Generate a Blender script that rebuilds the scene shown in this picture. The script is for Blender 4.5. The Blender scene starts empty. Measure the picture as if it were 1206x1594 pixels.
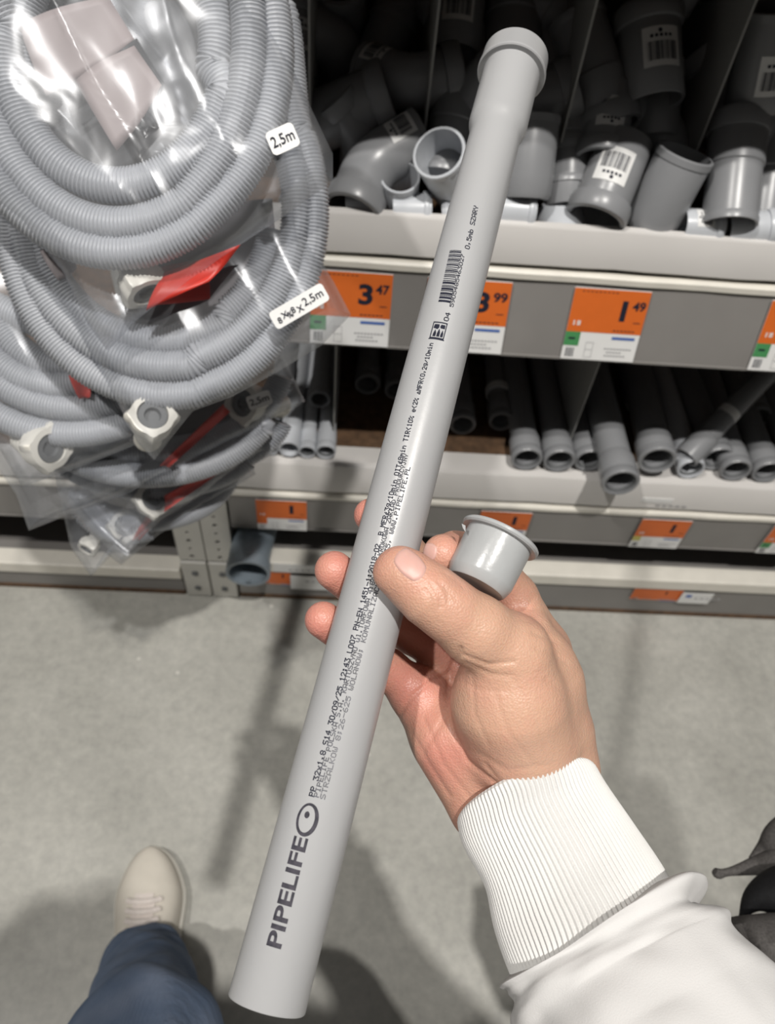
import bpy, math, random
import numpy as np
from mathutils import Vector, Matrix, noise
random.seed(7)
SC = bpy.context.scene
COL = SC.collection
# ------------------------------------------------------------------ camera
F, CX, CY, EYE = 1197.0, 603.0, 797.0, 1.40
_d = np.array([-.075, .618, .784]); _d /= np.linalg.norm(_d)
_r = np.array([1, .05, 0.]); _r[2] = -(_d[0]+_d[1]*.05)/_d[2]; _r /= np.linalg.norm(_r)
R3 = np.array([_r, np.cross(-_d, _r), -_d])          # camera axes (right, down, forward) -> world
C3 = np.array([0, 0, EYE])
cam = bpy.data.cameras.new('camera'); camo = bpy.data.objects.new('camera', cam); COL.objects.link(camo)
cam.sensor_fit = 'VERTICAL'; cam.sensor_height = 24.0; cam.sensor_width = 18.16; cam.lens = 24.0*F/1594
cam.clip_start = .02
cam.dof.use_dof = True; cam.dof.focus_distance = .385; cam.dof.aperture_fstop = 7.5
mw = Matrix.Identity(4)
for i in range(3):
    mw[i][0] = R3[i, 0]; mw[i][1] = -R3[i, 1]; mw[i][2] = -R3[i, 2]; mw[i][3] = C3[i]
camo.matrix_world = mw
SC.camera = camo
# ------------------------------------------------------------------ light
w = bpy.data.worlds.new('store_air'); SC.world = w; w.use_nodes = True
w.node_tree.nodes['Background'].inputs[0].default_value = (1.0, .98, .95, 1)
w.node_tree.nodes['Background'].inputs[1].default_value = .085
def area(name, loc, tgt, sx, sy, power, col=(1, .965, .915)):
    l = bpy.data.lights.new(name, 'AREA'); l.shape = 'RECTANGLE'; l.size = sx; l.size_y = sy
    l.energy = power; l.color = col
    o = bpy.data.objects.new(name, l); COL.objects.link(o); o.location = loc
    o.rotation_euler = (Vector(tgt)-Vector(loc)).to_track_quat('-Z', 'Y').to_euler()
area('aisle_light_right', (.52, -.86, 4.5), (.1, .4, .4), .09, .08, 132)
area('aisle_light_left', (-1.55, -.62, 4.5), (-.1, .4, .4), .12, .09, 84)
area('overhead_fill', (-.2, -.1, 4.7), (-.1, .2, .4), 1.5, .12, 8)  # weak fill strip added overhead beside the two aisle lamps
SC.view_settings.view_transform = 'Standard'; SC.view_settings.look = 'None'
SC.view_settings.exposure = 0.0; SC.view_settings.gamma = 1.0; SC.view_settings.use_curve_mapping = False

# ------------------------------------------------------------------ helpers
def W(px, py, Z):
    return Vector(C3 + R3 @ np.array([(px-CX)/F*Z, (py-CY)/F*Z, Z]))
def ray(px, py): return R3 @ np.array([(px-CX)/F, (py-CY)/F, 1.0])
def onp(px, py, ax, v):
    q = ray(px, py); return Vector(C3 + q*((v-C3[ax])/q[ax]))
def onplane(px, py, p0, n):
    q = Vector(ray(px, py)); o = Vector(C3); return o + q*((p0-o).dot(n)/q.dot(n))
def cdir(x, y, z):                                   # right, up, towards the viewer
    return Vector(R3 @ np.array([x, -y, -z])).normalized()

def srgb(h):
    h = h.lstrip('#'); c = [int(h[i:i+2], 16)/255 for i in (0, 2, 4)]
    return tuple(((x+.055)/1.055)**2.4 if x > .04045 else x/12.92 for x in c)
MATS = {}
def mat(name, col, rough=.5, metal=0, var=0, vscale=20, bump=0, bscale=200, coat=0, sss=0, spec=.5, col2=None, detail=4):
    if name in MATS: return MATS[name]
    m = bpy.data.materials.new(name); m.use_nodes = True; nt = m.node_tree; b = nt.nodes['Principled BSDF']
    if isinstance(col, str): col = srgb(col)
    b.inputs['Base Color'].default_value = (*col, 1); b.inputs['Roughness'].default_value = rough
    b.inputs['Metallic'].default_value = metal; b.inputs['Specular IOR Level'].default_value = spec
    if coat: b.inputs['Coat Weight'].default_value = coat; b.inputs['Coat Roughness'].default_value = .15
    if sss:
        b.inputs['Subsurface Weight'].default_value = sss; b.inputs['Subsurface Radius'].default_value = (1, .35, .2)
        b.inputs['Subsurface Scale'].default_value = .004
    tc = nt.nodes.new('ShaderNodeTexCoord')
    if var or col2:
        n = nt.nodes.new('ShaderNodeTexNoise'); n.inputs['Scale'].default_value = vscale; n.inputs['Detail'].default_value = detail
        nt.links.new(tc.outputs['Object'], n.inputs['Vector'])
        r = nt.nodes.new('ShaderNodeValToRGB'); r.color_ramp.elements[0].position = .3; r.color_ramp.elements[1].position = .7
        c2 = srgb(col2) if isinstance(col2, str) else (col2 or tuple(min(1, x*(1+var)) for x in col))
        c1 = col if col2 else tuple(x*(1-var) for x in col)
        r.color_ramp.elements[0].color = (*c1, 1); r.color_ramp.elements[1].color = (*c2, 1)
        nt.links.new(n.outputs['Fac'], r.inputs['Fac']); nt.links.new(r.outputs['Color'], b.inputs['Base Color'])
    if bump:
        n = nt.nodes.new('ShaderNodeTexNoise'); n.inputs['Scale'].default_value = bscale; n.inputs['Detail'].default_value = 5
        nt.links.new(tc.outputs['Object'], n.inputs['Vector'])
        bp = nt.nodes.new('ShaderNodeBump'); bp.inputs['Strength'].default_value = bump; bp.inputs['Distance'].default_value = .001
        nt.links.new(n.outputs['Fac'], bp.inputs['Height']); nt.links.new(bp.outputs['Normal'], b.inputs['Normal'])
    MATS[name] = m; return m

M_PIPE = mat('grey_polypropylene', (.37, .373, .38), .36, var=.02, vscale=15, bump=.05, bscale=300)
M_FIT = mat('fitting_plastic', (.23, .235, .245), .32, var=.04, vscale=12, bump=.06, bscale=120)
M_FIT_LIT = mat('fitting_plastic_lit', (.50, .52, .55), .32, var=.04, vscale=12, bump=.06, bscale=120)  # lit copy of the fitting plastic, paler for the front pieces
M_PLUG = mat('plug_plastic', (.37, .38, .385), .24, var=.03, vscale=60, bump=.08, bscale=500)
M_STEEL = mat('white_painted_steel', (.64, .62, .60), .38, var=.03, vscale=8, bump=.1, bscale=60)
M_RAIL = mat('cream_rail', (.72, .69, .62), .45, var=.05, vscale=25, bump=.1, bscale=90)
M_UPR = mat('upright_steel', (.55, .54, .50), .4, var=.05, vscale=14)
M_STRIP = mat('grey_label_holder', (.215, .205, .195), .3, var=.07, vscale=9, bump=.08, bscale=40)
M_BOARD = mat('chipboard', (.10, .055, .028), .8, var=.35, vscale=60, bump=.3, bscale=90)
M_DARK = mat('dark_back_panel', (.035, .033, .032), .7, var=.2, vscale=10)
M_DIV = mat('divider_panel', (.28, .28, .27), .5, var=.08, vscale=12)
M_INK = mat('black_ink', (.015, .017, .03), .6, var=.2, vscale=300, spec=.2)
M_INK2 = mat('faded_ink', (.03, .032, .045), .42, var=.5, vscale=500, spec=.35)
M_PAPER = mat('white_paper', (.72, .72, .71), .5, var=.02, vscale=30)
M_ORANGE = mat('orange_print', (.62, .13, .018), .45, var=.04, vscale=40)
M_GREEN = mat('green_print', (.06, .25, .09), .45, var=.05, vscale=40)
M_BLUE = mat('blue_print', (.06, .13, .38), .45, var=.1, vscale=200)
M_GTXT = mat('grey_print', (.32, .32, .33), .5, var=.1, vscale=200)
M_HOSE = mat('corrugated_hose_plastic', (.41, .425, .455), .38, var=.04, vscale=20)
M_NUT = mat('cream_nut_plastic', (.72, .70, .64), .35, var=.03, vscale=40)
M_RUB = mat('grey_rubber', (.12, .125, .13), .6, var=.1, vscale=60)
M_RED = mat('red_card', (.62, .04, .025), .4, var=.06, vscale=30)
M_LEAF = mat('beige_leaflet', (.36, .31, .31), .55, var=.04, vscale=20)
M_LEAFG = mat('grey_leaflet', (.17, .155, .16), .5, var=.06, vscale=20)
M_CUFF = mat('white_rib_knit', (.64, .635, .62), .9, var=.02, vscale=80, bump=.25, bscale=1500, spec=.2)
M_SLV = mat('white_jersey', (.58, .572, .565), .9, var=.02, vscale=40, bump=.2, bscale=1800, spec=.2)
M_SHOE = mat('cream_suede', (.62, .58, .51), .8, var=.05, vscale=30, bump=.2, bscale=500, spec=.25)
M_LACE = mat('cream_lace', (.66, .60, .56), .85, var=.05, vscale=200, bump=.3, bscale=900)
M_SOLE = mat('white_sole', (.66, .64, .58), .6, var=.05, vscale=40)
M_BAG = mat('dark_grey_fabric', (.075, .070, .067), .85, var=.25, vscale=500, bump=.4, bscale=900, spec=.25)
M_BAGB = mat('black_fabric', (.008, .008, .009), .7, var=.2, vscale=300, bump=.3, bscale=600, spec=.2)
M_HAIR = mat('brown_hair', (.05, .03, .02), .6, var=.3, vscale=80)
M_NAIL = mat('finger_nail', (.60, .36, .31), .45, var=.04, vscale=150, sss=.15)

def denim():
    m = mat('blue_denim', (.085, .125, .20), .88, spec=.2, col2=(.16, .20, .28), vscale=22, detail=6)
    nt = m.node_tree; b = nt.nodes['Principled BSDF']
    wv = nt.nodes.new('ShaderNodeTexWave'); wv.inputs['Scale'].default_value = 140; wv.bands_direction = 'DIAGONAL'; wv.inputs['Distortion'].default_value = 3
    tc = nt.nodes.new('ShaderNodeTexCoord'); nt.links.new(tc.outputs['Object'], wv.inputs['Vector'])
    bp = nt.nodes.new('ShaderNodeBump'); bp.inputs['Strength'].default_value = .25; bp.inputs['Distance'].default_value = .001
    nt.links.new(wv.outputs['Fac'], bp.inputs['Height']); nt.links.new(bp.outputs['Normal'], b.inputs['Normal'])
    return m
M_JEAN = denim()

def skin():
    m = bpy.data.materials.new('skin'); m.use_nodes = True; nt = m.node_tree; b = nt.nodes['Principled BSDF']; N = nt.nodes.new; L = nt.links.new
    tc = N('ShaderNodeTexCoord'); at = N('ShaderNodeAttribute'); at.attribute_name = 'blush'
    n = N('ShaderNodeTexNoise'); n.inputs['Scale'].default_value = 45; n.inputs['Detail'].default_value = 5
    L(tc.outputs['Object'], n.inputs['Vector'])
    ad = N('ShaderNodeMath'); ad.operation = 'MULTIPLY_ADD'; L(n.outputs['Fac'], ad.inputs[0]); ad.inputs[1].default_value = .75; ad.inputs[2].default_value = -.36
    a2 = N('ShaderNodeMath'); a2.operation = 'ADD'; a2.use_clamp = True; L(ad.outputs[0], a2.inputs[0]); L(at.outputs['Fac'], a2.inputs[1])
    r = N('ShaderNodeValToRGB'); r.color_ramp.elements[0].color = (.56, .34, .24, 1); r.color_ramp.elements[1].color = (.56, .21, .17, 1)
    L(a2.outputs[0], r.inputs['Fac']); L(r.outputs['Color'], b.inputs['Base Color'])
    b.inputs['Roughness'].default_value = .42; b.inputs['Specular IOR Level'].default_value = .45
    b.inputs['Subsurface Weight'].default_value = .18; b.inputs['Subsurface Radius'].default_value = (1, .3, .15); b.inputs['Subsurface Scale'].default_value = .005
    v = N('ShaderNodeTexVoronoi'); v.inputs['Scale'].default_value = 900; L(tc.outputs['Object'], v.inputs['Vector'])
    n2 = N('ShaderNodeTexNoise'); n2.inputs['Scale'].default_value = 260; n2.inputs['Detail'].default_value = 6; L(tc.outputs['Object'], n2.inputs['Vector'])
    mx = N('ShaderNodeMath'); mx.operation = 'ADD'; L(v.outputs['Distance'], mx.inputs[0]); L(n2.outputs['Fac'], mx.inputs[1])
    bp = N('ShaderNodeBump'); bp.inputs['Strength'].default_value = .26; bp.inputs['Distance'].default_value = .0009
    L(mx.outputs[0], bp.inputs['Height']); L(bp.outputs['Normal'], b.inputs['Normal'])
    return m
M_SKIN = skin()

def film():
    m = bpy.data.materials.new('clear_film'); m.use_nodes = True; nt = m.node_tree; N = nt.nodes.new; L = nt.links.new
    nt.nodes.clear(); out = N('ShaderNodeOutputMaterial')
    tc = N('ShaderNodeTexCoord')
    n = N('ShaderNodeTexNoise'); n.inputs['Scale'].default_value = 11; n.inputs['Detail'].default_value = 2; n.inputs['Distortion'].default_value = 1.2
    L(tc.outputs['Object'], n.inputs['Vector'])
    bp = N('ShaderNodeBump'); bp.inputs['Strength'].default_value = .5; bp.inputs['Distance'].default_value = .006
    L(n.outputs['Fac'], bp.inputs['Height'])
    g = N('ShaderNodeBsdfGlossy'); g.inputs['Roughness'].default_value = .22; g.inputs['Color'].default_value = (.55, .56, .58, 1); L(bp.outputs['Normal'], g.inputs['Normal'])
    t = N('ShaderNodeBsdfTransparent'); t.inputs['Color'].default_value = (.95, .955, .965, 1)
    d = N('ShaderNodeBsdfDiffuse'); d.inputs['Color'].default_value = (.75, .77, .8, 1)
    lw = N('ShaderNodeFresnel'); lw.inputs['IOR'].default_value = 1.5; L(bp.outputs['Normal'], lw.inputs['Normal'])
    mp = N('ShaderNodeMath'); mp.operation = 'MULTIPLY_ADD'; mp.use_clamp = True; L(lw.outputs[0], mp.inputs[0]); mp.inputs[1].default_value = .6; mp.inputs[2].default_value = .004
    m1 = N('ShaderNodeMixShader'); m1.inputs[0].default_value = .085; L(t.outputs[0], m1.inputs[1]); L(d.outputs[0], m1.inputs[2])
    m2 = N('ShaderNodeMixShader'); mn = N('ShaderNodeMath'); mn.operation = 'MINIMUM'; mn.inputs[1].default_value = .20; L(mp.outputs[0], mn.inputs[0]); L(mn.outputs[0], m2.inputs[0]); L(m1.outputs[0], m2.inputs[1]); L(g.outputs[0], m2.inputs[2])
    L(m2.outputs[0], out.inputs[0]); return m
M_FILM = film()

def floor_mat():
    m = mat('polished_concrete', (.35, .345, .318), .42, col2=(.47, .463, .43), vscale=5, detail=9, bump=.12, bscale=70)
    nt = m.node_tree; b = nt.nodes['Principled BSDF']; N = nt.nodes.new; L = nt.links.new
    tc = N('ShaderNodeTexCoord')
    n = N('ShaderNodeTexNoise'); n.inputs['Scale'].default_value = 55; n.inputs['Detail'].default_value = 8; n.inputs['Roughness'].default_value = .7; L(tc.outputs['Object'], n.inputs['Vector'])
    r = N('ShaderNodeValToRGB'); r.color_ramp.elements[0].position = .3; r.color_ramp.elements[0].color = (.80, .80, .80, 1); r.color_ramp.elements[1].position = .72; r.color_ramp.elements[1].color = (1.1, 1.1, 1.08, 1)
    L(n.outputs['Fac'], r.inputs['Fac'])
    mx = N('ShaderNodeMix'); mx.data_type = 'RGBA'; mx.blend_type = 'MULTIPLY'; mx.inputs[0].default_value = 1
    src = b.inputs['Base Color'].links[0].from_socket
    L(src, mx.inputs[6]); L(r.outputs['Color'], mx.inputs[7])
    # sparse pale specks of old paint
    v = N('ShaderNodeTexVoronoi'); v.inputs['Scale'].default_value = 11; v.inputs['Randomness'].default_value = 1; L(tc.outputs['Object'], v.inputs['Vector'])
    lt = N('ShaderNodeMath'); lt.operation = 'LESS_THAN'; lt.inputs[1].default_value = .045; L(v.outputs['Distance'], lt.inputs[0])
    m2 = N('ShaderNodeMix'); m2.data_type = 'RGBA'; L(lt.outputs[0], m2.inputs[0]); L(mx.outputs[2], m2.inputs[6]); m2.inputs[7].default_value = (.56, .545, .50, 1)
    L(m2.outputs[2], b.inputs['Base Color'])
    return m
M_FLOOR = floor_mat()

def tag(o, label=None, cat=None, group=None, kind=None):
    if label: o['label'] = label
    if cat: o['category'] = cat
    if group: o['group'] = group
    if kind: o['kind'] = kind
    return o
def empty(name, loc=(0, 0, 0), label=None, cat=None, group=None):
    o = bpy.data.objects.new(name, None); o.empty_display_size = .02; COL.objects.link(o); o.location = loc
    return tag(o, label, cat, group)
class MB:
    def __init__(s): s.v = []; s.f = []; s.m = []; s.mi = 0
    def vert(s, p): s.v.append(tuple(p)); return len(s.v)-1
    def face(s, idx): s.f.append(tuple(idx)); s.m.append(s.mi)
    def poly(s, pts):
        i = len(s.v); s.v += [tuple(p) for p in pts]; s.face(range(i, i+len(pts)))
    def box(s, a, b):
        (x0, y0, z0), (x1, y1, z1) = a, b; i = len(s.v)
        s.v += [(x0, y0, z0), (x1, y0, z0), (x1, y1, z0), (x0, y1, z0), (x0, y0, z1), (x1, y0, z1), (x1, y1, z1), (x0, y1, z1)]
        for q in ((0, 3, 2, 1), (4, 5, 6, 7), (0, 1, 5, 4), (1, 2, 6, 5), (2, 3, 7, 6), (3, 0, 4, 7)): s.face([i+k for k in q])
    def rings(s, rings, closed=False, wrap=True, cap=False):
        base = len(s.v); n = len(rings[0])
        for r in rings: s.v += [tuple(p) for p in r]
        R = len(rings)
        for a in range(R if closed else R-1):
            b = (a+1) % R
            for k in range(n if wrap else n-1):
                k2 = (k+1) % n; s.face((base+a*n+k, base+a*n+k2, base+b*n+k2, base+b*n+k))
        if cap:
            s.face([base+k for k in range(n)][::-1]); s.face([base+(R-1)*n+k for k in range(n)])
    def build(s, name, mats, parent=None, org=(0, 0, 0), smooth=True, bevel=0, recalc=True, xf=None):
        me = bpy.data.meshes.new(name); v = np.array(s.v, dtype=float)
        if xf is None: v = v - np.array(org)
        me.from_pydata(v.tolist(), [], s.f)
        for mm in (mats if isinstance(mats, (list, tuple)) else [mats]): me.materials.append(mm)
        me.polygons.foreach_set('material_index', s.m)
        if recalc:
            import bmesh
            bm = bmesh.new(); bm.from_mesh(me); bmesh.ops.recalc_face_normals(bm, faces=bm.faces); bm.to_mesh(me); bm.free()
        if smooth:
            me.polygons.foreach_set('use_smooth', [True]*len(me.polygons)); me.set_sharp_from_angle(angle=math.radians(38))
        o = bpy.data.objects.new(name, me); COL.objects.link(o)
        if parent: o.parent = parent
        else: o.location = org
        if bevel:
            b = o.modifiers.new('bevel', 'BEVEL'); b.width = bevel; b.segments = 2; b.limit_method = 'ANGLE'
        return o
def frames(path):
    P = [Vector(p) for p in path]; T = []
    for i in range(len(P)):
        a = P[max(i-1, 0)]; b = P[min(i+1, len(P)-1)]; T.append((b-a).normalized())
    up = Vector((0, 0, 1)) if abs(T[0].z) < .9 else Vector((1, 0, 0))
    N = [(up - T[0]*up.dot(T[0])).normalized()]
    for i in range(1, len(P)):
        n = N[-1] - T[i]*N[-1].dot(T[i]); N.append(n.normalized())
    return P, T, N, [T[i].cross(N[i]) for i in range(len(P))]
def ring(p, n, b, r, seg, r2=None):
    r2 = r if r2 is None else r2
    return [p + n*(r*math.cos(2*math.pi*k/seg)) + b*(r2*math.sin(2*math.pi*k/seg)) for k in range(seg)]
def spline(pts, n):                                   # Catmull-Rom through tuples of any length
    P = np.array(pts, float); out = []
    P = np.vstack([2*P[0]-P[1], P, 2*P[-1]-P[-2]]); S = len(P)-3
    for i in range(n):
        t = i/(n-1)*S; k = min(int(t), S-1); u = t-k; a, b, c, d = P[k], P[k+1], P[k+2], P[k+3]
        out.append(.5*((2*b)+(-a+c)*u+(2*a-5*b+4*c-d)*u*u+(-a+3*b-3*c+d)*u**3))
    return np.array(out)

# text outlines -> flat triangles
_tc = {}
def finer(v, f, mx):
    v = [tuple(p) for p in v]; ed = {}; out = []
    def mid(a, b):
        k = (min(a, b), max(a, b))
        if k not in ed: ed[k] = len(v); v.append(((v[a][0]+v[b][0])/2, (v[a][1]+v[b][1])/2))
        return ed[k]
    L = lambda a, b: math.hypot(v[a][0]-v[b][0], v[a][1]-v[b][1])
    st = []
    for q in f:
        for i in range(1, len(q)-1): st.append((q[0], q[i], q[i+1]))
    while st:
        a, b, c = st.pop(); l = (L(a, b), L(b, c), L(c, a)); m_ = max(l)
        if m_ < mx or not FINE[0]: out.append((a, b, c)); continue
        if l[0] == m_: k = mid(a, b); st += [(a, k, c), (k, b, c)]
        elif l[1] == m_: k = mid(b, c); st += [(a, b, k), (a, k, c)]
        else: k = mid(c, a); st += [(a, b, k), (k, b, c)]
    return np.array(v), out
FINE = [False]
def text2d(s, bold=0.0):
    k = (s, bold)
    if k in _tc: return _tc[k]
    c = bpy.data.curves.new('t', 'FONT'); c.body = s; c.size = 1; c.offset = bold; c.resolution_u = 4; c.fill_mode = 'FRONT'
    o = bpy.data.objects.new('t', c); COL.objects.link(o)
    bpy.context.view_layer.update()
    dg = bpy.context.evaluated_depsgraph_get(); me = bpy.data.meshes.new_from_object(o.evaluated_get(dg))
    v = np.array([x.co[:2] for x in me.vertices]); f = [tuple(p.vertices) for p in me.polygons]
    bpy.data.objects.remove(o); bpy.data.curves.remove(c); bpy.data.meshes.remove(me)
    lo, hi = v.min(0), v.max(0); v = (v-lo); v, f = finer(v, f, .06); _tc[k] = (v, f, hi-lo); return _tc[k]
def add_text(mb, s, fn, x, y, h, bold=0, wscale=1.0, w=None):   # fn maps (u,v) to a 3-D point; h = cap height
    v, f, sz = text2d(s, bold); k = h/sz[1]; kx = (w/sz[0]) if w else k*wscale
    i = len(mb.v); mb.v += [tuple(fn(x+a*kx, y+b*k)) for a, b in v]
    for q in f: mb.face([i+j for j in q])
    return sz[0]*kx

# 5x7 dot-matrix letters, column bytes
DM = {' ': '0000000000', '%': '2313086462', ',': '0050300000', '-': '0808080808', '.': '0060600000', '/': '2010080402',
'0': '3E4141413E', '1': '00427F4000', '2': '4261514946', '3': '2141454B31', '4': '1814127F10', '5': '2745454539', '6': '3C4A494930',
'7': '0171090503', '8': '3649494936', '9': '064949291E', ':': '0036360000', ';': '0056360000', '<': '0814224100', 'A': '7E1111117E',
'B': '7F49494936', 'C': '3E41414122', 'D': '7F4141221C', 'E': '7F49494941', 'F': '7F09090901', 'I': '00417F4100', 'J': '2040413F01',
'K': '7F08142241', 'L': '7F40404040', 'M': '7F020C027F', 'N': '7F0408107F', 'O': '3E4141413E', 'P': '7F09090906', 'R': '7F09192946',
'S': '4649494931', 'T': '01017F0101', 'U': '3F4040403F', 'V': '1F2040201F', 'W': '3F4038403F', 'Y': '0708700807', 'Z': '6151494543',
'b': '7F48444438', 'e': '3854545418', 'g': '0C5252523E', 'i': '00447D4000', 'l': '00417F4000', 'm': '7C0418047 8'.replace(' ', ''),
'n': '7C08040478', 'u': '3C4040207C', 'x': '4428102844', '^': '60584458 60'.replace(' ', ''), '~': '087F444240', '_': '5068544A40'}
def dots(s):
    for ci, ch in enumerate(s):
        h = DM[ch]
        for c in range(5):
            b = int(h[2*c:2*c+2], 16)
            for r in range(7):
                if b >> r & 1: yield ci*6+c, 6-r

# ------------------------------------------------------------------ signed-distance modelling
def sd_seg(P, a, b, ra, rb, sq=None):
    a = np.array(a, np.float32); b = np.array(b, np.float32); ab = b-a
    t = np.clip(((P-a)@ab)/max(float(ab@ab), 1e-12), 0, 1)
    q = P - a - t[..., None]*ab
    return np.sqrt((q*q).sum(-1)) - (ra+(rb-ra)*t)
def smin(a, b, k):
    h = np.clip(.5+.5*(b-a)/k, 0, 1); return b*(1-h)+a*h-k*h*(1-h)
def surfnet(fn, lo, hi, st):
    lo = np.array(lo, np.float32); n = np.ceil((np.array(hi)-lo)/st).astype(int)+1
    ax = [lo[i]+st*np.arange(n[i], dtype=np.float32) for i in range(3)]
    D = np.empty(n, np.float32)
    for i in range(0, n[0], 8):
        g = np.stack(np.meshgrid(ax[0][i:i+8], ax[1], ax[2], indexing='ij'), -1); D[i:i+8] = fn(g)
    S = D < 0; cnt = np.zeros(n-1, np.int32); acc = np.zeros((*(n-1), 3), np.float32)
    sl = lambda o: tuple(slice(o[i], n[i]-1+o[i]) for i in range(3))
    cor = [(a, b, c) for a in (0, 1) for b in (0, 1) for c in (0, 1)]
    for o in cor:
        for axi in range(3):
            if o[axi]: continue
            o2 = list(o); o2[axi] = 1
            d1, d2 = D[sl(o)], D[sl(o2)]; m = (d1 < 0) != (d2 < 0)
            t = np.where(m, d1/np.where(m, d1-d2, 1), 0); cnt += m
            for k in range(3):
                acc[..., k] += np.where(m, o[k]+(t if k == axi else 0), 0)
    act = cnt > 0; idx = -np.ones(n-1, np.int64); idx[act] = np.arange(act.sum())
    ii = np.argwhere(act); V = lo + st*(ii + acc[act]/cnt[act][:, None])
    faces = []
    for axi in range(3):
        a = [0]*3; b = [0]*3; b[axi] = 1; u, v = [(1, 2), (2, 0), (0, 1)][axi]
        s1 = [slice(1, n[i]-1) for i in range(3)]; s2 = list(s1); s1[axi] = slice(0, n[axi]-1); s2[axi] = slice(1, n[axi])
        A, B = S[tuple(s1)], S[tuple(s2)]; m = A != B; e = np.argwhere(m)
        for k in range(3):
            if k != axi: e[:, k] += 1
        def ix(du, dv):
            q = e.copy(); q[:, u] -= du; q[:, v] -= dv; return idx[q[:, 0], q[:, 1], q[:, 2]]
        Q = np.stack([ix(0, 0), ix(1, 0), ix(1, 1), ix(0, 1)], 1); fl = A[m]
        Q[~fl] = Q[~fl][:, ::-1]; faces.append(Q)
    return V.astype(float), np.vstack(faces)
def mesh_np(name, V, Fc, m, parent, org, flip=False):
    me = bpy.data.meshes.new(name); me.from_pydata((V-np.array(org)).tolist(), [], (Fc[:, ::-1] if flip else Fc).tolist())
    me.materials.append(m); me.polygons.foreach_set('use_smooth', [True]*len(me.polygons))
    o = bpy.data.objects.new(name, me); COL.objects.link(o); o.parent = parent
    if not parent: o.location = org
    return o
# ================================================================== SETTING
YS = .865
m = MB(); m.box((-2.6, -2.5, -.05), (2.8, 2.0, 0)); tag(m.build('floor', M_FLOOR, smooth=False), kind='structure')
m = MB(); m.box((-2.6, 1.46, 0), (2.8, 1.5, 2.4)); tag(m.build('wall_back', M_DARK, smooth=False), kind='structure')
m = MB(); m.box((-2.6, -2.3, 0), (2.8, -2.25, 2.6)); tag(m.build('wall_rack_standin', M_DARK, smooth=False), kind='structure')  # unseen stand-in for the opposite rack, added to block low ambient light
# ================================================================== SHELVING
XL, XJ0, XJ1, XR = -2.2, -.318, -.212, 2.3
def shelf(x0, x1, zt, zb, lip_lo, rail_lo, strip_lo, label, front=YS, tilt=0.0, edge=False):
    r = empty('store_shelf', ((x0+x1)/2, front, zb), label, 'shelf', None); og = r.location
    m = MB(); m.box((x0, front+.012, zb-.018), (x1, 1.45, zb)); m.build('shelf_board', M_BOARD, r, og, smooth=False)
    m = MB()                                           # folded steel lip with a shallow return
    pr = [(front+.014, zt-.004), (front+.012, zt), (front+.002, zt), (front, zt-.003), (front, lip_lo+.003), (front+.003, lip_lo), (front+.030, lip_lo)]
    n = 60; rr = []
    for i in range(n+1):
        x = x0+(x1-x0)*i/n; wv = .0005*math.sin(x*23)+.0004*math.sin(x*61); rr.append([(x, y+wv, z+wv*.6) for y, z in pr])
    m.rings(rr, wrap=False); m.rings([[(x, y+.0016, z-.0012) for x, y, z in q] for q in rr], wrap=False)
    m.build('front_lip', M_STEEL, r, og)
    m = MB(); zr0, zr1 = rail_lo, lip_lo-.006
    pr = [(front+.008, zr1), (front-.001, zr1), (front-.004, zr1-.003), (front-.004, zr0+.003), (front-.001, zr0), (front+.008, zr0)]
    m.rings([[(x0+(x1-x0)*i/n, y+.0006*math.sin(i*1.7), z) for y, z in pr] for i in range(n+1)], cap=True)
    m.build('price_rail', M_RAIL, r, og)
    m = MB(); tb = tilt*(rail_lo-strip_lo)
    m.rings([[(x, front, rail_lo), (x, front+.003, rail_lo), (x, front+.003-tb, strip_lo), (x, front-.0025-tb, strip_lo), (x, front-.0025-tb, strip_lo+.003), (x, front-tb, strip_lo+.003)] for x in (x0, x1)], cap=True)
    m.build('label_holder', M_STRIP, r, og, smooth=False)
    if edge: m = MB(); m.box((x0, front+.013, zb), (x1, front+.062, zb+.0015)); m.build('board_edging', M_STEEL, r, og, smooth=False)
    m = MB(); m.box((x0, front+.02, strip_lo+.004), (x1, front+.04, lip_lo-.002)); m.build('shelf_beam', M_DARK, r, og, smooth=False)
    return r
shelf(XJ1+.004, XR, .8885, .868, .832, .812, .7094, 'upper white-lipped shelf holding the bins of grey pipe fittings', tilt=.29)
shelf(XJ1+.004, XR, .4220, .406, .352, .333, .2420, 'middle white-lipped shelf with grey pipes lying on brown chipboard', edge=True)
shelf(XL, XJ0-.004, .4220, .406, .352, .333, .2420, 'middle shelf of the neighbouring bay behind the hanging hose bags')
shelf(XJ1+.004, XR, 1.272, 1.250, 1.205, 1.19, 1.163, 'unseen topmost shelf of the right bay, added to shade the fittings bins', front=YS-.04)  # out of view; front edge pushed out to deepen the bins' shade
def plinth(x0, x1, label, zt=.137):
    r = empty('base_shelf', ((x0+x1)/2, YS, 0), label, 'shelf'); og = r.location
    m = MB(); m.box((x0, YS+.01, zt-.019), (x1, 1.45, zt-.001)); m.build('shelf_board', M_STRIP, r, og, smooth=False)
    m = MB(); m.box((x0, YS-.008, zt-.033), (x1, YS+.03, zt)); m.build('price_rail', M_RAIL, r, og, smooth=False, bevel=.003)
    m = MB(); m.box((x0, YS-.002, .012), (x1, YS+.004, zt-.034)); m.build('kick_plate', M_STRIP, r, og, smooth=False)
    m = MB(); m.box((x0, YS-.004, .0), (x1, YS+.02, .012)); m.build('foot_strip', M_BOARD, r, og, smooth=False)
plinth(XJ1+.004, XR, 'low base shelf of the right bay, standing on the concrete floor')
plinth(XL, XJ0-.004, 'low base shelf of the left bay under the hanging hose bags', .094)

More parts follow.
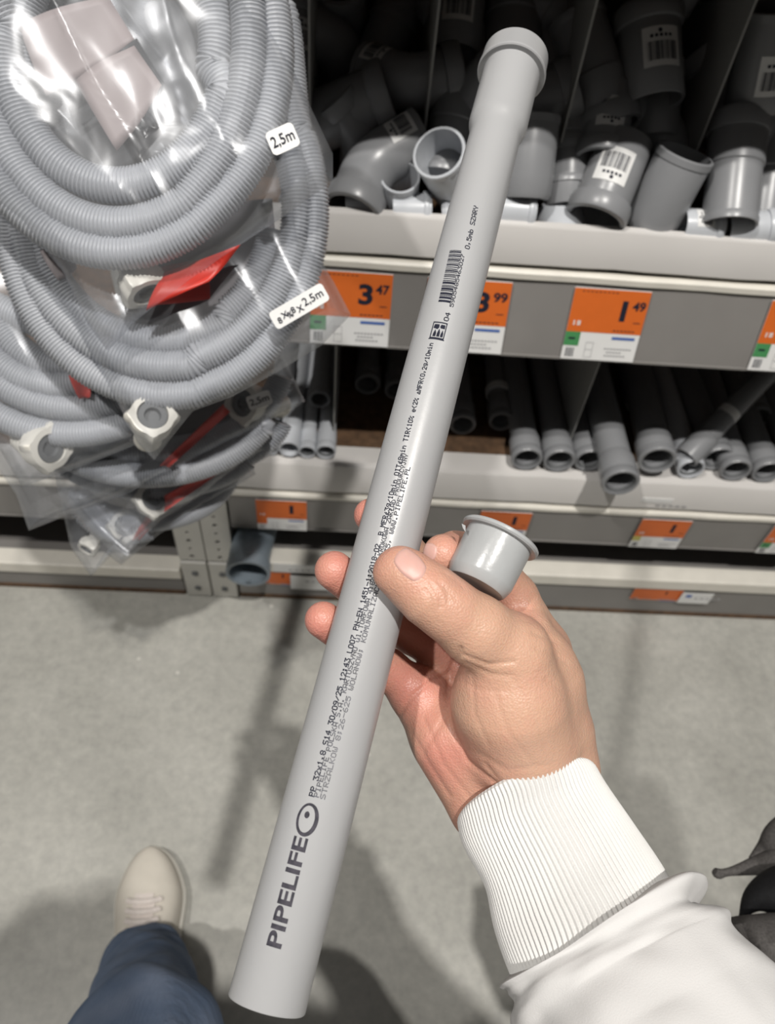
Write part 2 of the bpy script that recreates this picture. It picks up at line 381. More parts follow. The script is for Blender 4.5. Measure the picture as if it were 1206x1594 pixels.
def upright(x0, x1, label):
    r = empty('shelf_upright', ((x0+x1)/2, YS, 0), label, 'upright', 'perforated uprights between the bays'); og = r.location
    m = MB(); wd = x1-x0; y = YS-.004; ch = .026; n = 26; cx = (x0+x1)/2
    for k in range(n):
        z0 = .128+k*ch; zc = z0+ch/2; hr = .0036 if k % 2 else .0048; seg = 16; hole = []; sq = []
        for j in range(seg):
            a = 2*math.pi*j/seg+math.pi/16; c, s = math.cos(a), math.sin(a); q = 1/max(abs(c)/(wd/2), abs(s)/(ch/2))
            hole.append((cx+hr*c, y, zc+hr*s)); sq.append((cx+q*c, y, zc+q*s))
        for sx in (-1, 1):
            for sz in (-1, 1):
                q = (cx+sx*wd/2, y, zc+sz*ch/2); j = min(range(seg), key=lambda j_: (sq[j_][0]-q[0])**2+(sq[j_][2]-q[2])**2); sq[j] = q
        hole2 = [(a, y+.002, c) for a, b, c in hole]
        m.rings([sq, hole, hole2])
    for x in (x0, x1): m.poly([(x, y, .128), (x, y+.04, .128), (x, y+.04, .128+n*ch), (x, y, .128+n*ch)])
    m.build('perforated_post', M_UPR, r, og, smooth=False)
    m = MB(); m.box((x0, YS-.008, .002), (x1, YS+.03, .124))
    m.build('foot', M_UPR, r, og, smooth=False, bevel=.003)
    m = MB()
    for zc in (.035, .088):
        m = MB(); m.rings([[(cx+rr*math.cos(t*math.pi/6), yy, zc+rr*math.sin(t*math.pi/6)) for t in range(12)] for rr, yy in ((.0065, YS-.0081), (.0065, YS-.0105), (.004, YS-.0112))], cap=True)
        m.build('bolt', M_RUB, r, og)
upright(XJ0, (XJ0+XJ1)/2-.0012, 'perforated white steel upright, the left one of the touching pair')
upright((XJ0+XJ1)/2+.0012, XJ1, 'perforated white steel upright, the right one beside the big elbow')

# dividers of the upper bins
DIVX = []
for (px, py), wl in zip(((481, 75), (673, 100), (893, 145), (1122, 140)), ('left of the two largest labelled dark couplings', 'behind the top of the held pipe on its left', 'just right of the held pipe socket', 'nearest the right edge of the photo')):
    p = onp(px, py, 1, .95); x = p.x; DIVX.append(x)
    m = MB(); m.box((x-.0013, .95, .869), (x+.0013, 1.44, 1.149)); o = m.build('bin_divider', M_DIV, None, (x, .95, .869), smooth=False)
    tag(o, 'thin upright divider between fitting bins, ' + wl, 'divider')
m = MB(); x = onp(520, 640, 1, .93).x; m.box((x-.001, .93, .407), (x+.001, 1.44, .66)); tag(m.build('bin_divider', M_DIV, None, (x, .93, .407), smooth=False), 'thin grey divider on the middle shelf right of the small left pipes', 'divider')
m = MB(); x = onp(920, 600, 1, .93).x; m.box((x-.001, .93, .407), (x+.001, 1.44, .66)); tag(m.build('bin_divider', M_DIV, None, (x, .93, .407), smooth=False), 'thin grey divider on the middle shelf among the larger pipes', 'divider')

# ------------------------------------------------------------------ price cards
def card(px0, px1, pyt, zt, hgt, price, cents, label, side='green', off=.006, tilt=0.0, frac=.6):
    """px of upper-left / upper-right corner"""
    a = onp(px0, pyt, 1, YS-off); x0 = a.x; x1 = onp(px1, pyt+(px1-px0)*.06, 1, YS-off).x; wd = x1-x0; y = YS-off
    m = MB(); fn = lambda u, v, e=0: (x0+u*wd, y-e-tilt*(1-v)*hgt, zt-hgt+v*hgt)
    def rect(u0, v0, u1, v1, mi, e): m.mi = mi; m.poly([fn(u0, v0, e), fn(u1, v0, e), fn(u1, v1, e), fn(u0, v1, e)])
    m.mi = 0; m.rings([[fn(u, 1), fn(u, 0), fn(u, 0, -.0012), fn(u, 1, -.0012)] for u in (0, 1)], cap=True)
    ob = 1-frac
    rect(0, ob, 1, 1, 1, .0004)
    m.mi = 2
    asp = hgt/wd
    if price:
        v, f, sz = text2d(price, .035); hh = .28
        add_text(m, price, lambda u, v_: fn(u, v_, .0008), .59 if price != '1' else .66, 1-.14-hh, hh, .035, wscale=asp*1.25)
    if cents: add_text(m, cents, lambda u, v_: fn(u, v_, .0008), .80, 1-.27, .13, .03, w=.17)
    for k in range(9): rect(.10+k*.055, .955, .135+k*.055, .965, 2, .0007)
    for k in range(6): rect(.62+k*.05, ob+.035, .655+k*.05, ob+.05, 2, .0007)
    rect(.86, ob+.16, .95, ob+.172, 2, .0007)
    if side == 'green': rect(0, ob-.2, .2, ob, 4, .0005); rect(.05, ob-.11, .14, ob-.08, 2, .0007)
    if side == 'orange': rect(0, ob-.2, .2, ob, 1, .0005)
    if side == 'yellow': rect(.0, ob-.16, .16, ob, 6, .0005)
    for i in range(4):                                 # small pale square mark on the orange field
        for j in range(4):
            if (i*3+j*5+i*j) % 3: rect(.07+i*.025, ob+.06+j*.035, .09+i*.025, ob+.09+j*.035, 0, .0008)
    rect(.63, ob-.085, .94, ob-.045, 3, .0005)
    for r_, (a0, b0) in enumerate(((.56, .92), (.60, .80), (.58, .84))):
        k = a0
        while k < b0: rect(k, .17-r_*.05, k+.03, .19-r_*.05, 5, .0005); k += .042
    for k in range(7): rect(.05+k*.016, .04, .05+k*.016+(.006 if k % 3 else .010), .17, 2 if side != 'orange' else 5, .0006)
    for q in ((.30, .04, .305, .26), (.40, .04, .405, .26), (.30, .255, .405, .26), (.30, .04, .405, .045), (.30, .15, .405, .155)): rect(*q, 5, .0005)
    mt = [M_PAPER, M_ORANGE, M_INK, M_BLUE, M_GREEN, M_GTXT, mat('yellow_print', (.5, .45, .12), .5, var=.03)]
    o = m.build('price_card', mt, None, ((x0+x1)/2, y, zt-hgt), smooth=False, recalc=False)
    tag(o, label, 'price label'); return o
zt = .8095; hh = .0965
card(484, 613, 410, zt, hh, '3', '47', 'orange and white price card reading 3 47, just left of the held pipe', tilt=.29)
card(668, 800, 424, zt, hh, '3', '99', 'orange and white price card ending in 99, partly behind the held pipe', side=None, tilt=.29)
card(898, 1018, 440, zt, hh, '1', '49', 'orange and white price card reading 1 49 with a green corner patch', tilt=.29)
card(1206, 1324, 462, zt, hh, '1', '49', 'price card with green patch cut by the right edge, upper label strip', tilt=.29)
zt = .331; hh = .086
card(396, 477, 764, zt, hh, '1', '', 'blurred orange price card on the middle strip, leftmost, near the upright', side='orange')
card(752, 832, 786, zt, hh, '1', '', 'blurred orange price card on the middle strip directly above the grey plug', side='orange')
card(1005, 1083, 800, zt, hh, '1', '', 'blurred orange price card on the middle strip with a small yellow patch', side='yellow')
card(1212, 1290, 812, zt, hh, '1', '', 'blurred price card on the middle strip cut by the right edge', side='green')
zt = .102; hh = .055
card(413, 452, 895, zt, .046, '1', '', 'small orange price card on the base strip beside the big grey elbow', side=None, frac=.95)
card(985, 1060, 922, zt, .042, '1', '', 'small orange price card low on the base strip, right of the hand', side=None, frac=.95)
def paper_strip(px0, px1, py, z0, z1, label, y=YS-.011, blue=True):
    a = onp(px0, py, 1, y).x; b = onp(px1, py, 1, y).x; m = MB(); m.box((a, y, z0), (b, y+.001, z1)); m.mi = 1
    if blue: m.box((a+.01, y-.0004, z1-.016), (a+.022, y, z1-.006))
    m.mi = 2
    for k in range(5): m.box((a+.03+k*.012, y-.0004, z1-.02), (a+.038+k*.012, y, z1-.017))
    tag(m.build('paper_label', [M_PAPER, M_BLUE, M_GTXT], None, (a, y, z0), smooth=False), label, 'label')
paper_strip(1062, 1112, 925, .062, .100, 'small white paper label low on the base strip next to an orange card')
paper_strip(452, 512, 905, .050, .098, 'white paper label on the base strip behind the fingers', blue=False)
paper_strip(425, 500, 880, .108, .136, 'lit stretch of base rail beside the big elbow, put in as a white strip', YS-.0095, False)  # bright part of the rail, its light put in as white
paper_strip(1000, 1050, 775, .372, .384, 'tiny printed sticker on the middle shelf lip, right of the protruding pipe', YS-.001, False)
m = MB()
# ================================================================== FITTINGS
def hollow(mb, st, seg=28):                            # stations (centre, tangent, radius) out and back -> closed wall
    rr = []
    ref = None
    for c, t, r in st:
        t = Vector(t).normalized()
        if ref is None: ref = Vector((0, 1, 0)) if abs(t.y) < .9 else Vector((1, 0, 0))
        n = (ref-t*ref.dot(t)).normalized(); b = t.cross(n); rr.append(ring(Vector(c), n, b, r, seg))
    mb.rings(rr, closed=True)
def lathe_st(prof): return [((0, 0, z), (0, 0, 1), r) for z, r in prof]
def sticker(parent, R, z0, z1, a0, wid, logo=True):
    m = MB(); n = 10
    P = lambda u, v, e: ((R+e)*math.cos(a0+(u-.5)*wid/R), (R+e)*math.sin(a0+(u-.5)*wid/R), z0+(z1-z0)*v)
    m.mi = 0; m.rings([[P(i/n, v, .0005) for i in range(n+1)] for v in (0, 1)], wrap=False)
    m.mi = 1
    u = .12
    random.seed(3)
    while u < .88:
        ww = random.choice((.012, .02, .035)); m.poly([P(u, .15, .0009), P(u+ww, .15, .0009), P(u+ww, .62, .0009), P(u, .62, .0009)]); u += ww+random.choice((.015, .025, .03))
    for k in range(5): m.poly([P(.2+k*.12, .72, .0009), P(.28+k*.12, .72, .0009), P(.28+k*.12, .80, .0009), P(.2+k*.12, .80, .0009)])
    q = [P(.46+.06*math.cos(t), .88+.06*math.sin(t), .0009) for t in [k*math.pi/3 for k in range(6)]]; m.poly(q)
    return m.build('barcode_sticker', [M_PAPER, M_INK], parent, recalc=False)
def collar_st(c, t, R, L, s=1):
    """bulged bell collar centred at c"""
    t = Vector(t).normalized(); c = Vector(c); o = []
    for z, r in ((-.5, R), (-.46, R*1.10), (-.2, R*1.14), (.3, R*1.14), (.46, R*1.10), (.5, R*1.04)): o.append((c+t*(z*L*s), t, r))
    o += [(c+t*(.5*L*s), t, R*.93), (c+t*(-.5*L*s), t, R*.93)]
    return o
PROTO = {}
def proto(kind, mt, st):
    key = (kind, mt.name, st)
    if key in PROTO: return PROTO[key]
    r = empty('pipe_fitting'); R = .033
    m = MB()
    if kind == 'coupler':
        hollow(m, lathe_st([(-.048, R*1.0), (.046, R), (.048, R*.97), (.048, R*.90), (-.048, R*.90), (-.05, R*.96)])); m.build('body', mt, r)
        m = MB(); hollow(m, collar_st((0, 0, .038), (0, 0, 1), R, .022)); m.build('collar', mt, r)
        if st: sticker(r, R, -.024, .016, math.pi*.5, .040)
    if kind == 'cup':
        hollow(m, lathe_st([(-.045, R*.9), (-.040, R*.98), (-.02, R), (.044, R), (.046, R*.98), (.046, R*.92), (-.03, R*.9), (-.045, R*.7)])); m.build('body', mt, r)
        m = MB(); hollow(m, lathe_st([(.040, R), (.040, R*1.03), (.0475, R*1.03), (.0485, R*1.0), (.0485, R*.92), (.04, R*.92)])); m.build('rim', mt, r)
        if st: sticker(r, R, -.025, .012, math.pi*.5, .036)
    if kind == 'tall':
        hollow(m, lathe_st([(-.065, R*.98), (-.06, R), (0, R), (.002, R*1.06), (.05, R*1.06), (.055, R*1.0), (.055, R*.9), (-.065, R*.9)])); m.build('body', mt, r)
        m = MB(); hollow(m, collar_st((0, 0, .052), (0, 0, 1), R*1.03, .024)); m.build('collar', mt, r)
        m = MB(); hollow(m, lathe_st([(-.066, R*.9), (-.070, R*.95), (-.070, R*1.03), (-.064, R*1.05), (-.06, R)])); m.build('rim', mt, r)
        if st: sticker(r, R, -.05, -.015, math.pi*.5, .034)
    if kind in ('elbow', 'bend'):
        A = math.radians(45 if kind == 'elbow' else 85); rad = .05
        outp = [((0, 0, -.05), (0, 0, 1))]
        for i in range(9):
            a = A*i/8; outp.append(((rad-rad*math.cos(a), 0, rad*math.sin(a)), (math.sin(a), 0, math.cos(a))))
        e = Vector(outp[-1][0]); t = Vector(outp[-1][1]); outp.append((tuple(e+t*.045), tuple(t)))
        so = [(c, tt, R*(1.0 if i < len(outp)-1 else 1.0)) for i, (c, tt) in enumerate(outp)]
        si = [(c, tt, R*.9) for c, tt in outp[::-1]]
        hollow(m, so+si); m.build('body', mt, r)
        m = MB(); hollow(m, collar_st(e+t*.034, t, R, .024)); m.build('collar', mt, r)
        m = MB(); hollow(m, lathe_st([(-.052, R*.88), (-.053, R*.95), (-.052, R*1.03), (-.046, R*1.03), (-.045, R*.95)])); m.build('rim', mt, r)
        if st: sticker(r, R, -.044, -.012, math.pi*.5, .034)
    if kind == 'dome':
        pr = [(-.05, R*.9), (-.05, R), (-.012, R)]+[(-.012+R*.9*math.sin(k*math.pi/16), R*math.cos(k*math.pi/16)) for k in range(1, 8)]
        hollow(m, lathe_st(pr+[(z-.003, q*.9) for z, q in pr[:1:-1]]), 40); m.build('body', mt, r)
        m = MB(); hollow(m, lathe_st([(-.052, R*.88), (-.053, R*.95), (-.052, R*1.03), (-.046, R*1.03), (-.045, R*.95)])); m.build('rim', mt, r)
    if kind == 'box':
        hollow(m, lathe_st([(-.04, R*.8), (-.04, R), (-.032, R*1.03), (-.02, R), (.034, R), (.04, R*.95), (.04, R*.88), (-.04, R*.7)])); m.build('body', mt, r)
        m = MB(); hollow(m, collar_st((0, 0, -.03), (0, 0, 1), R, .012)); m.build('collar', mt, r)
        if st: sticker(r, R, -.015, .02, math.pi*.5, .04)
    PROTO[key] = [r, False]; return PROTO[key]
def copy_tree(o, parent=None):
    c = o.copy(); COL.objects.link(c); c.parent = parent
    for ch in o.children: copy_tree(ch, c)
    return c
def fitting(kind, px, py, y, ax, label, sc=1.0, st=False, mt=M_FIT, spin=None, zmin=.868):
    """ax: direction of the local +Z in (right, up, toward viewer); spin: direction the sticker (local +Y) faces"""
    p = proto(kind, mt, st)
    if p[1]: r = copy_tree(p[0])
    else: r = p[0]; p[1] = True
    pos = onp(px, py, 1, y); z = cdir(*ax); s = cdir(*(spin or (0, .15, 1)))
    yv = (s-z*s.dot(z)).normalized(); xv = yv.cross(z)
    mx = Matrix((xv, yv, z)).transposed().to_4x4(); mx.translation = pos
    r.matrix_world = mx @ Matrix.Scale(sc, 4)
    tag(r, label, 'pipe fitting', 'grey pipe fittings in the bins'); return r
D = M_FIT; Lt = M_FIT_LIT
FT = [
 # bin left of first divider
 ('coupler', 455, 60, 1.06, (0, 1, .2), 'dark grey coupling with a white sticker in the far left bin', .9, True, D, (.6, 0, 1)),
 ('elbow', 430, 5, 1.15, (.3, .2, 1), 'dark grey elbow at the top of the far left bin, open end forward', .95, False, D, None),
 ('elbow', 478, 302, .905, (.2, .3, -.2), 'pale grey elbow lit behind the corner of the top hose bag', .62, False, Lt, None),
 # second bin
 ('coupler', 532, 12, 1.13, (0, .1, 1), 'dark grey coupling facing forward high in the second bin, open ring showing', .92, False, D, None),
 ('tall', 610, 40, 1.14, (.45, 1, .1), 'dark grey tall coupling leaning right at the top of the second bin', .95, False, D, None),
 ('bend', 530, 95, 1.10, (0, .3, 1), 'dark grey bend with open mouth above the wide coupling in the second bin', .95, False, D, None),
 ('coupler', 545, 170, 1.0, (1, .28, .25), 'wide dark grey coupling lying on its side against the first divider', 1.12, False, D, None),
 ('elbow', 618, 125, 1.02, (.75, -.45, .35), 'dark grey elbow with a white barcode sticker above the second bin pile', .98, True, D, (.1, .3, 1)),
 ('tall', 588, 205, 1.03, (.2, .2, 1), 'dark grey tall coupling half buried in the middle of the second bin', .9, False, D, None),
 ('elbow', 563, 232, .985, (.1, .55, .7), 'dark grey elbow with a pale rim left of the stickered coupling', .85, False, D, None),
 ('elbow', 600, 243, .945, (-.85, -.45, -.1), 'mid grey elbow with a small white sticker, open end to the right', 1.02, True, D, (-.2, .3, 1)),
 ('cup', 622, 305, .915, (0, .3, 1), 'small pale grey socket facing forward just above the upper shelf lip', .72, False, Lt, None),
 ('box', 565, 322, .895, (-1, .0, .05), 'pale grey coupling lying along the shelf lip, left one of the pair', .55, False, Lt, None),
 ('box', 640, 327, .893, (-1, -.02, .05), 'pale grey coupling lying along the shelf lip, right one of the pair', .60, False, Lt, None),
 # third bin, behind the held pipe
 ('coupler', 712, 20, 1.08, (.1, 1, .1), 'dark grey coupling with a white sticker at the top of the third bin', 1.0, True, D, (0, .1, 1)),
 ('elbow', 715, 95, 1.07, (.3, .9, .2), 'dark grey elbow standing under the stickered coupling in the third bin', 1.0, False, D, None),
 ('cup', 735, 150, 1.0, (.6, .2, .8), 'dark grey open socket left of the held pipe, mid bin', .95, False, D, None),
 ('tall', 705, 195, .98, (.2, 1, .1), 'dark grey tall coupling upright beside the second divider', .9, False, D, None),
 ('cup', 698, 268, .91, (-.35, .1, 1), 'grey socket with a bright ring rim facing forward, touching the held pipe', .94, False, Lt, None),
 ('coupler', 838, 160, 1.0, (1, .3, .3), 'dark grey coupling lying behind the held pipe on its right', 1.0, False, D, None),
 ('tall', 800, 35, 1.1, (.1, 1, 0), 'dark grey tall coupling behind the pipe socket at the top', 1.1, False, D, None),
 ('tall', 860, 40, 1.12, (-.1, 1, 0), 'dark grey tall coupling right of the pipe socket at the top', 1.1, False, D, None),
 ('cup', 822, 248, .925, (.05, 1, .35), 'grey upright cup-shaped socket directly right of the held pipe', 1.0, False, D, None),
 ('box', 800, 328, .895, (-1, .05, .05), 'pale grey coupling lying behind the held pipe on the shelf lip', .62, False, Lt, None),
 ('box', 712, 330, .895, (1, .05, .05), 'pale ribbed coupling end just left of the held pipe on the lip', .5, False, Lt, None),
 # fourth bin
 ('dome', 868, 330, .930, (-.10, 1, -.25), 'pale grey rounded coupling end at the shelf lip in the fourth bin', .95, False, Lt, None),
 ('tall', 925, 120, 1.02, (.35, -1, -.1), 'long dark grey coupling leaning along the third divider', 1.05, False, D, None),
 ('elbow', 905, 70, 1.08, (-.2, 1, .1), 'dark grey elbow at the top left of the fourth bin', 1.0, False, D, None),
 ('coupler', 943, 195, .97, (-.15, -1, .0), 'dark grey coupling with half hidden sticker above the labelled pair', .9, True, D, (0, .3, 1)),
 ('tall', 885, 215, .98, (0, 1, .1), 'dark grey tall coupling hard against the third divider', .85, False, D, None),
 ('coupler', 882, 270, .95, (0, 1, .1), 'dark grey short coupling low against the third divider', .85, False, D, None),
 ('bend', 1030, 10, 1.08, (.3, .1, 1), 'dark grey bend at the top of the fourth bin, mouth forward', 1.0, False, D, None),
 ('coupler', 1012, 88, 1.02, (-.10, 1, .1), 'large dark grey coupling with a bright barcode sticker high in the fourth bin', 1.12, True, D, (.0, .3, 1)),
 ('coupler', 1020, 160, 1.03, (0, 1, .1), 'dark grey coupling below the large stickered one in the fourth bin', .95, False, D, None),
 ('elbow', 1035, 225, 1.0, (-.3, 1, .1), 'dark grey elbow in shade behind the open coupling, fourth bin', .92, False, D, None),
 ('coupler', 950, 280, .918, (-.36, -.93, -.05), 'grey coupling with a large white barcode sticker and collar at its lower end', 1.04, True, D, (-.15, .1, 1)),
 ('cup', 1035, 302, .912, (.30, .80, .75), 'grey open-topped coupling right of the stickered one, mouth upward', 1.06, False, D, None),
 ('elbow', 975, 345, .94, (.3, .3, .6), 'dark elbow sunk in the shadow between the two front couplings', .7, False, D, None),
 # fifth bin
 ('box', 1090, 352, .892, (-1, .03, .05), 'pale grey coupling with a white sticker on the shelf lip, far right', .62, True, Lt, (0, .2, 1)),
 ('coupler', 1168, 355, .892, (1, .02, .05), 'pale grey collared coupling on the shelf lip at the right edge', .62, False, Lt, None),
 ('tall', 1143, 262, .93, (.08, 1, .05), 'tall dark grey coupling standing upright, pale lower rim', 1.0, False, D, None),
 ('elbow', 1125, 165, 1.02, (.2, 1, .2), 'dark grey elbow leaning on the fourth divider', .9, False, D, None),
 ('tall', 1195, 270, .96, (.1, 1, .1), 'dark grey tall coupling cut by the right edge, behind the upright one', .95, False, D, None),
 ('cup', 1192, 95, .99, (-.1, .75, .7), 'dark grey wide mouthed socket near the top right corner', 1.15, True, D, (0, -.6, 1)),
 ('bend', 1175, 185, 1.0, (.4, .8, .1), 'dark grey bend below the wide mouthed socket at the right edge', 1.0, False, D, None),
 ('tall', 1185, 20, 1.12, (.2, 1, .1), 'dark grey tall coupling in the top right corner', 1.1, False, D, None),
]
for f in FT: fitting(*f[:6], sc=f[6], st=f[7], mt=f[8], spin=f[9])
# ================================================================== PIPES ON THE MIDDLE SHELF
def shelf_pipe(px, py, y, r, label, dx=0., dz=0., L=.48, sock=True, mt=M_FIT, band=False, zfix=None):
    e = onp(px, py, 1, y)
    e.z = max(e.z, (.409 if y > .87 else .424)+r*(1.17 if sock else 1.0))
    d = Vector((dx, 1, dz)).normalized()
    L = min(L, (1.43-e.y)/d.y)
    rt = empty('plumbing_pipe', e, label, 'pipe', 'grey pipes on the middle shelf')
    P = lambda s: tuple(d*s)
    ro = r*1.16 if sock else r
    m = MB()
    hollow(m, [(P(.030 if sock else 0), d, r), (P(L), d, r), (P(L), d, r*.88), (P(.03 if sock else 0), d, r*.88)], 24)
    m.build('pipe_body', mt, rt)
    if sock:
        m = MB(); pr = [(0, ro*.80), (-.001, ro*.92), (.002, ro), (.012, ro), (.014, ro*.95), (.017, ro*.95), (.019, ro*.98), (.045, ro*.97), (.056, r*1.0), (.056, r*.9), (.02, ro*.80)]
        hollow(m, [(P(z), d, q) for z, q in pr], 28); m.build('socket', mt, rt)
        m = MB(); hollow(m, [(P(.003), d, ro*.81), (P(.002), d, ro*.72), (P(.008), d, ro*.70), (P(.010), d, ro*.81)], 24); m.build('seal_ring', M_RUB, rt)
    if band:
        m = MB(); hollow(m, [(P(.07), d, ro*1.01), (P(.085), d, ro*1.01), (P(.085), d, r*.98), (P(.07), d, r*.98)], 24); m.build('light_band', M_PAPER, rt)  # lit band across the pipe, drawn as a white ring
    return rt
BZ = .406
pp = [
 (420, 703, .895, .0125, 'pale ended small pipe, leftmost on the middle shelf beside the hose bags', 0, 0, Lt, 0, 1),
 (450, 700, .890, .0170, 'pipe with a wide pale end, second from the left on the middle shelf', .0, 0, Lt, 0, 0),
 (478, 707, .893, .0125, 'small pipe with a bluish grey end on the middle shelf', 0, 0, Lt, 0, 1),
 (507, 706, .893, .0145, 'small pipe with a pale grey end left of the thin divider', 0, 0, Lt, 0, 1),
 (497, 622, .98, .0160, 'dark pipe lying on top of the small left pipes, pale rim', 0, 0, D, 0, 1),
 (440, 600, 1.02, .0160, 'dark pipe in the shade above the left pipes', 0, 0, D, 0, 1),
 (570, 626, 1.06, .0200, 'dark pipe standing back alone left of the held pipe, ring end showing', 0, 0, D, 0, 1),
 (612, 655, 1.05, .0190, 'dark pipe set far back just left of the held pipe', 0, 0, D, 0, 1),
 (714, 690, .97, .0200, 'dark pipe right behind the right side of the held pipe', 0, 0, D, 0, 1),
 (777, 668, .985, .0190, 'dark pipe with a lit band near its end, put in as a white ring', 0, 0, D, 1, 1),
 (818, 722, .892, .0215, 'pipe with a pale socket, first of the row right of the bare chipboard', 0, 0, D, 0, 1),
 (868, 725, .892, .0220, 'pipe with a pale socket, second of the row on the middle shelf', .0, 0, D, 0, 1),
 (916, 722, .897, .0215, 'pipe with pale socket left of the one sticking out', 0, 0, D, 0, 1),
 (966, 752, .812, .0245, 'pipe sticking out over the middle shelf lip, casting a shadow', 0, 0, D, 0, 1),
 (1023, 717, .885, .0255, 'pipe with open socket right of the one sticking out', 0.04, 0, D, 0, 1),
 (1117, 715, .915, .0230, 'dark pipe with open socket lying on the two pale ended ones', -.03, 0, D, 0, 1),
 (1072, 737, .893, .0190, 'low pipe with a pale end tucked under the tilted pipe', 0, 0, Lt, 0, 1),
 (1141, 740, .893, .0210, 'pipe with pale socket, second from the right edge of the photo', .05, 0, D, 0, 1),
 (1190, 743, .893, .0210, 'pipe with pale socket nearest the right edge of the photo', .02, 0, D, 0, 1),
 (1245, 745, .893, .0210, 'pipe with pale socket just beyond the right edge', .0, 0, D, 0, 1),
 (1052, 655, 1.02, .0150, 'slim dark pipe in shade above the open socket pipe', 0, 0, D, 0, 1),
 (990, 640, 1.05, .0200, 'dark pipe in the second layer behind the protruding pipe', 0, 0, D, 0, 1),
 (880, 640, 1.08, .0200, 'dark pipe in the second layer over the row with pale sockets', 0, 0, D, 0, 1),
 (1180, 650, 1.03, .0200, 'dark pipe in the second layer near the right edge', 0.02, 0, D, 0, 1),
]
for px, py, y, r, lb, dx, dz, mt, band, sk in pp: shelf_pipe(px, py, y, r*(1.1 if px > 800 else 1.04), lb, dx, dz, mt=mt, band=bool(band), sock=bool(sk))
# tilted pipe lying across the others
q0 = onp(1068, 712, 1, .905); q1 = onp(1185, 590, 1, 1.02); dd = (q1-q0).normalized()
rt = empty('plumbing_pipe', q0, 'grey pipe lying diagonally across the others with a pale band', 'pipe', 'grey pipes on the middle shelf')
P = lambda s: tuple(dd*s)
m = MB(); hollow(m, [(P(.02), dd, .019), (P(.26), dd, .019), (P(.26), dd, .017), (P(.02), dd, .017)]); m.build('pipe_body', D, rt)
m = MB(); hollow(m, [(P(z), dd, q) for z, q in ((0, .018), (0, .0215), (.012, .022), (.05, .0215), (.056, .019), (.05, .0175), (.02, .018))]); m.build('socket', D, rt)
m = MB(); hollow(m, [(P(.10), dd, .0193), (P(.115), dd, .0193), (P(.115), dd, .0188), (P(.10), dd, .0188)]); m.build('light_band', M_PAPER, rt)  # white ring for the pale band
# big elbow on the base shelf, mouth down and forward
c0 = onp(386, 893, 1, .800); r = empty('plumbing_pipe', c0, 'large blue-grey pipe on the base shelf, its open end poking out beside the upright', 'pipe')
R = .0395
m = MB(); path = [Vector((.04, .5, .002)), Vector((.02, .25, 0)), Vector((0, .06, 0)), Vector((0, 0, 0))]
path = [p+c0 for p in path]
sp = spline([tuple(p) for p in path], 22); Pp, T, N_, B_ = frames(sp)
m.rings([ring(Pp[i], N_[i], B_[i], R, 32) for i in range(22)]+[ring(Pp[i], N_[i], B_[i], R*.9, 32) for i in range(21, -1, -1)], closed=True)
m.build('pipe_body', mat('blue_grey_plastic', (.21, .25, .285), .3, var=.04, vscale=12), r, c0)
m = MB(); tt = T[-1]; nn, bb = N_[-1], B_[-1]; e = Pp[-1]
m.rings([ring(e-tt*.022, nn, bb, R, 32), ring(e-tt*.02, nn, bb, R*1.06, 32), ring(e+tt*.001, nn, bb, R*1.06, 32), ring(e+tt*.001, nn, bb, R*.9, 32), ring(e-tt*.02, nn, bb, R*.9, 32)], closed=True)
m.build('collar', MATS['blue_grey_plastic'], r, c0)

# ================================================================== HANGING HOSE BAGS
def hose_mesh(name, path, parent, org, pitch=.0031, R=.0125, seg=14, amp=.0018):
    P = np.array(path); L = np.r_[0, np.cumsum(np.linalg.norm(np.diff(P, axis=0), axis=1))]
    n = int(L[-1]/pitch)*4; s = np.linspace(0, L[-1], n); Q = np.stack([np.interp(s, L, P[:, k]) for k in range(3)], 1)
    T = np.gradient(Q, axis=0); T /= np.linalg.norm(T, axis=1)[:, None]
    up = np.array([.1, -1, .3]); nn = np.cross(T, up); nn /= np.linalg.norm(nn, axis=1)[:, None]; bb = np.cross(T, nn)
    rad = R + amp*np.array([-1, .55, 1, .55])[np.arange(n) % 4]
    a = np.arange(seg)*2*math.pi/seg
    V = Q[:, None]+rad[:, None, None]*(np.cos(a)[None, :, None]*nn[:, None]+np.sin(a)[None, :, None]*bb[:, None])
    V = V.reshape(-1, 3); i = np.arange(n-1)[:, None]*seg; k = np.arange(seg)[None]; k2 = (k+1) % seg
    Fc = np.stack([i+k, i+k2, i+seg+k2, i+seg+k], -1).reshape(-1, 4)
    return mesh_np(name, V, Fc, M_HOSE, parent, org, flip=True)
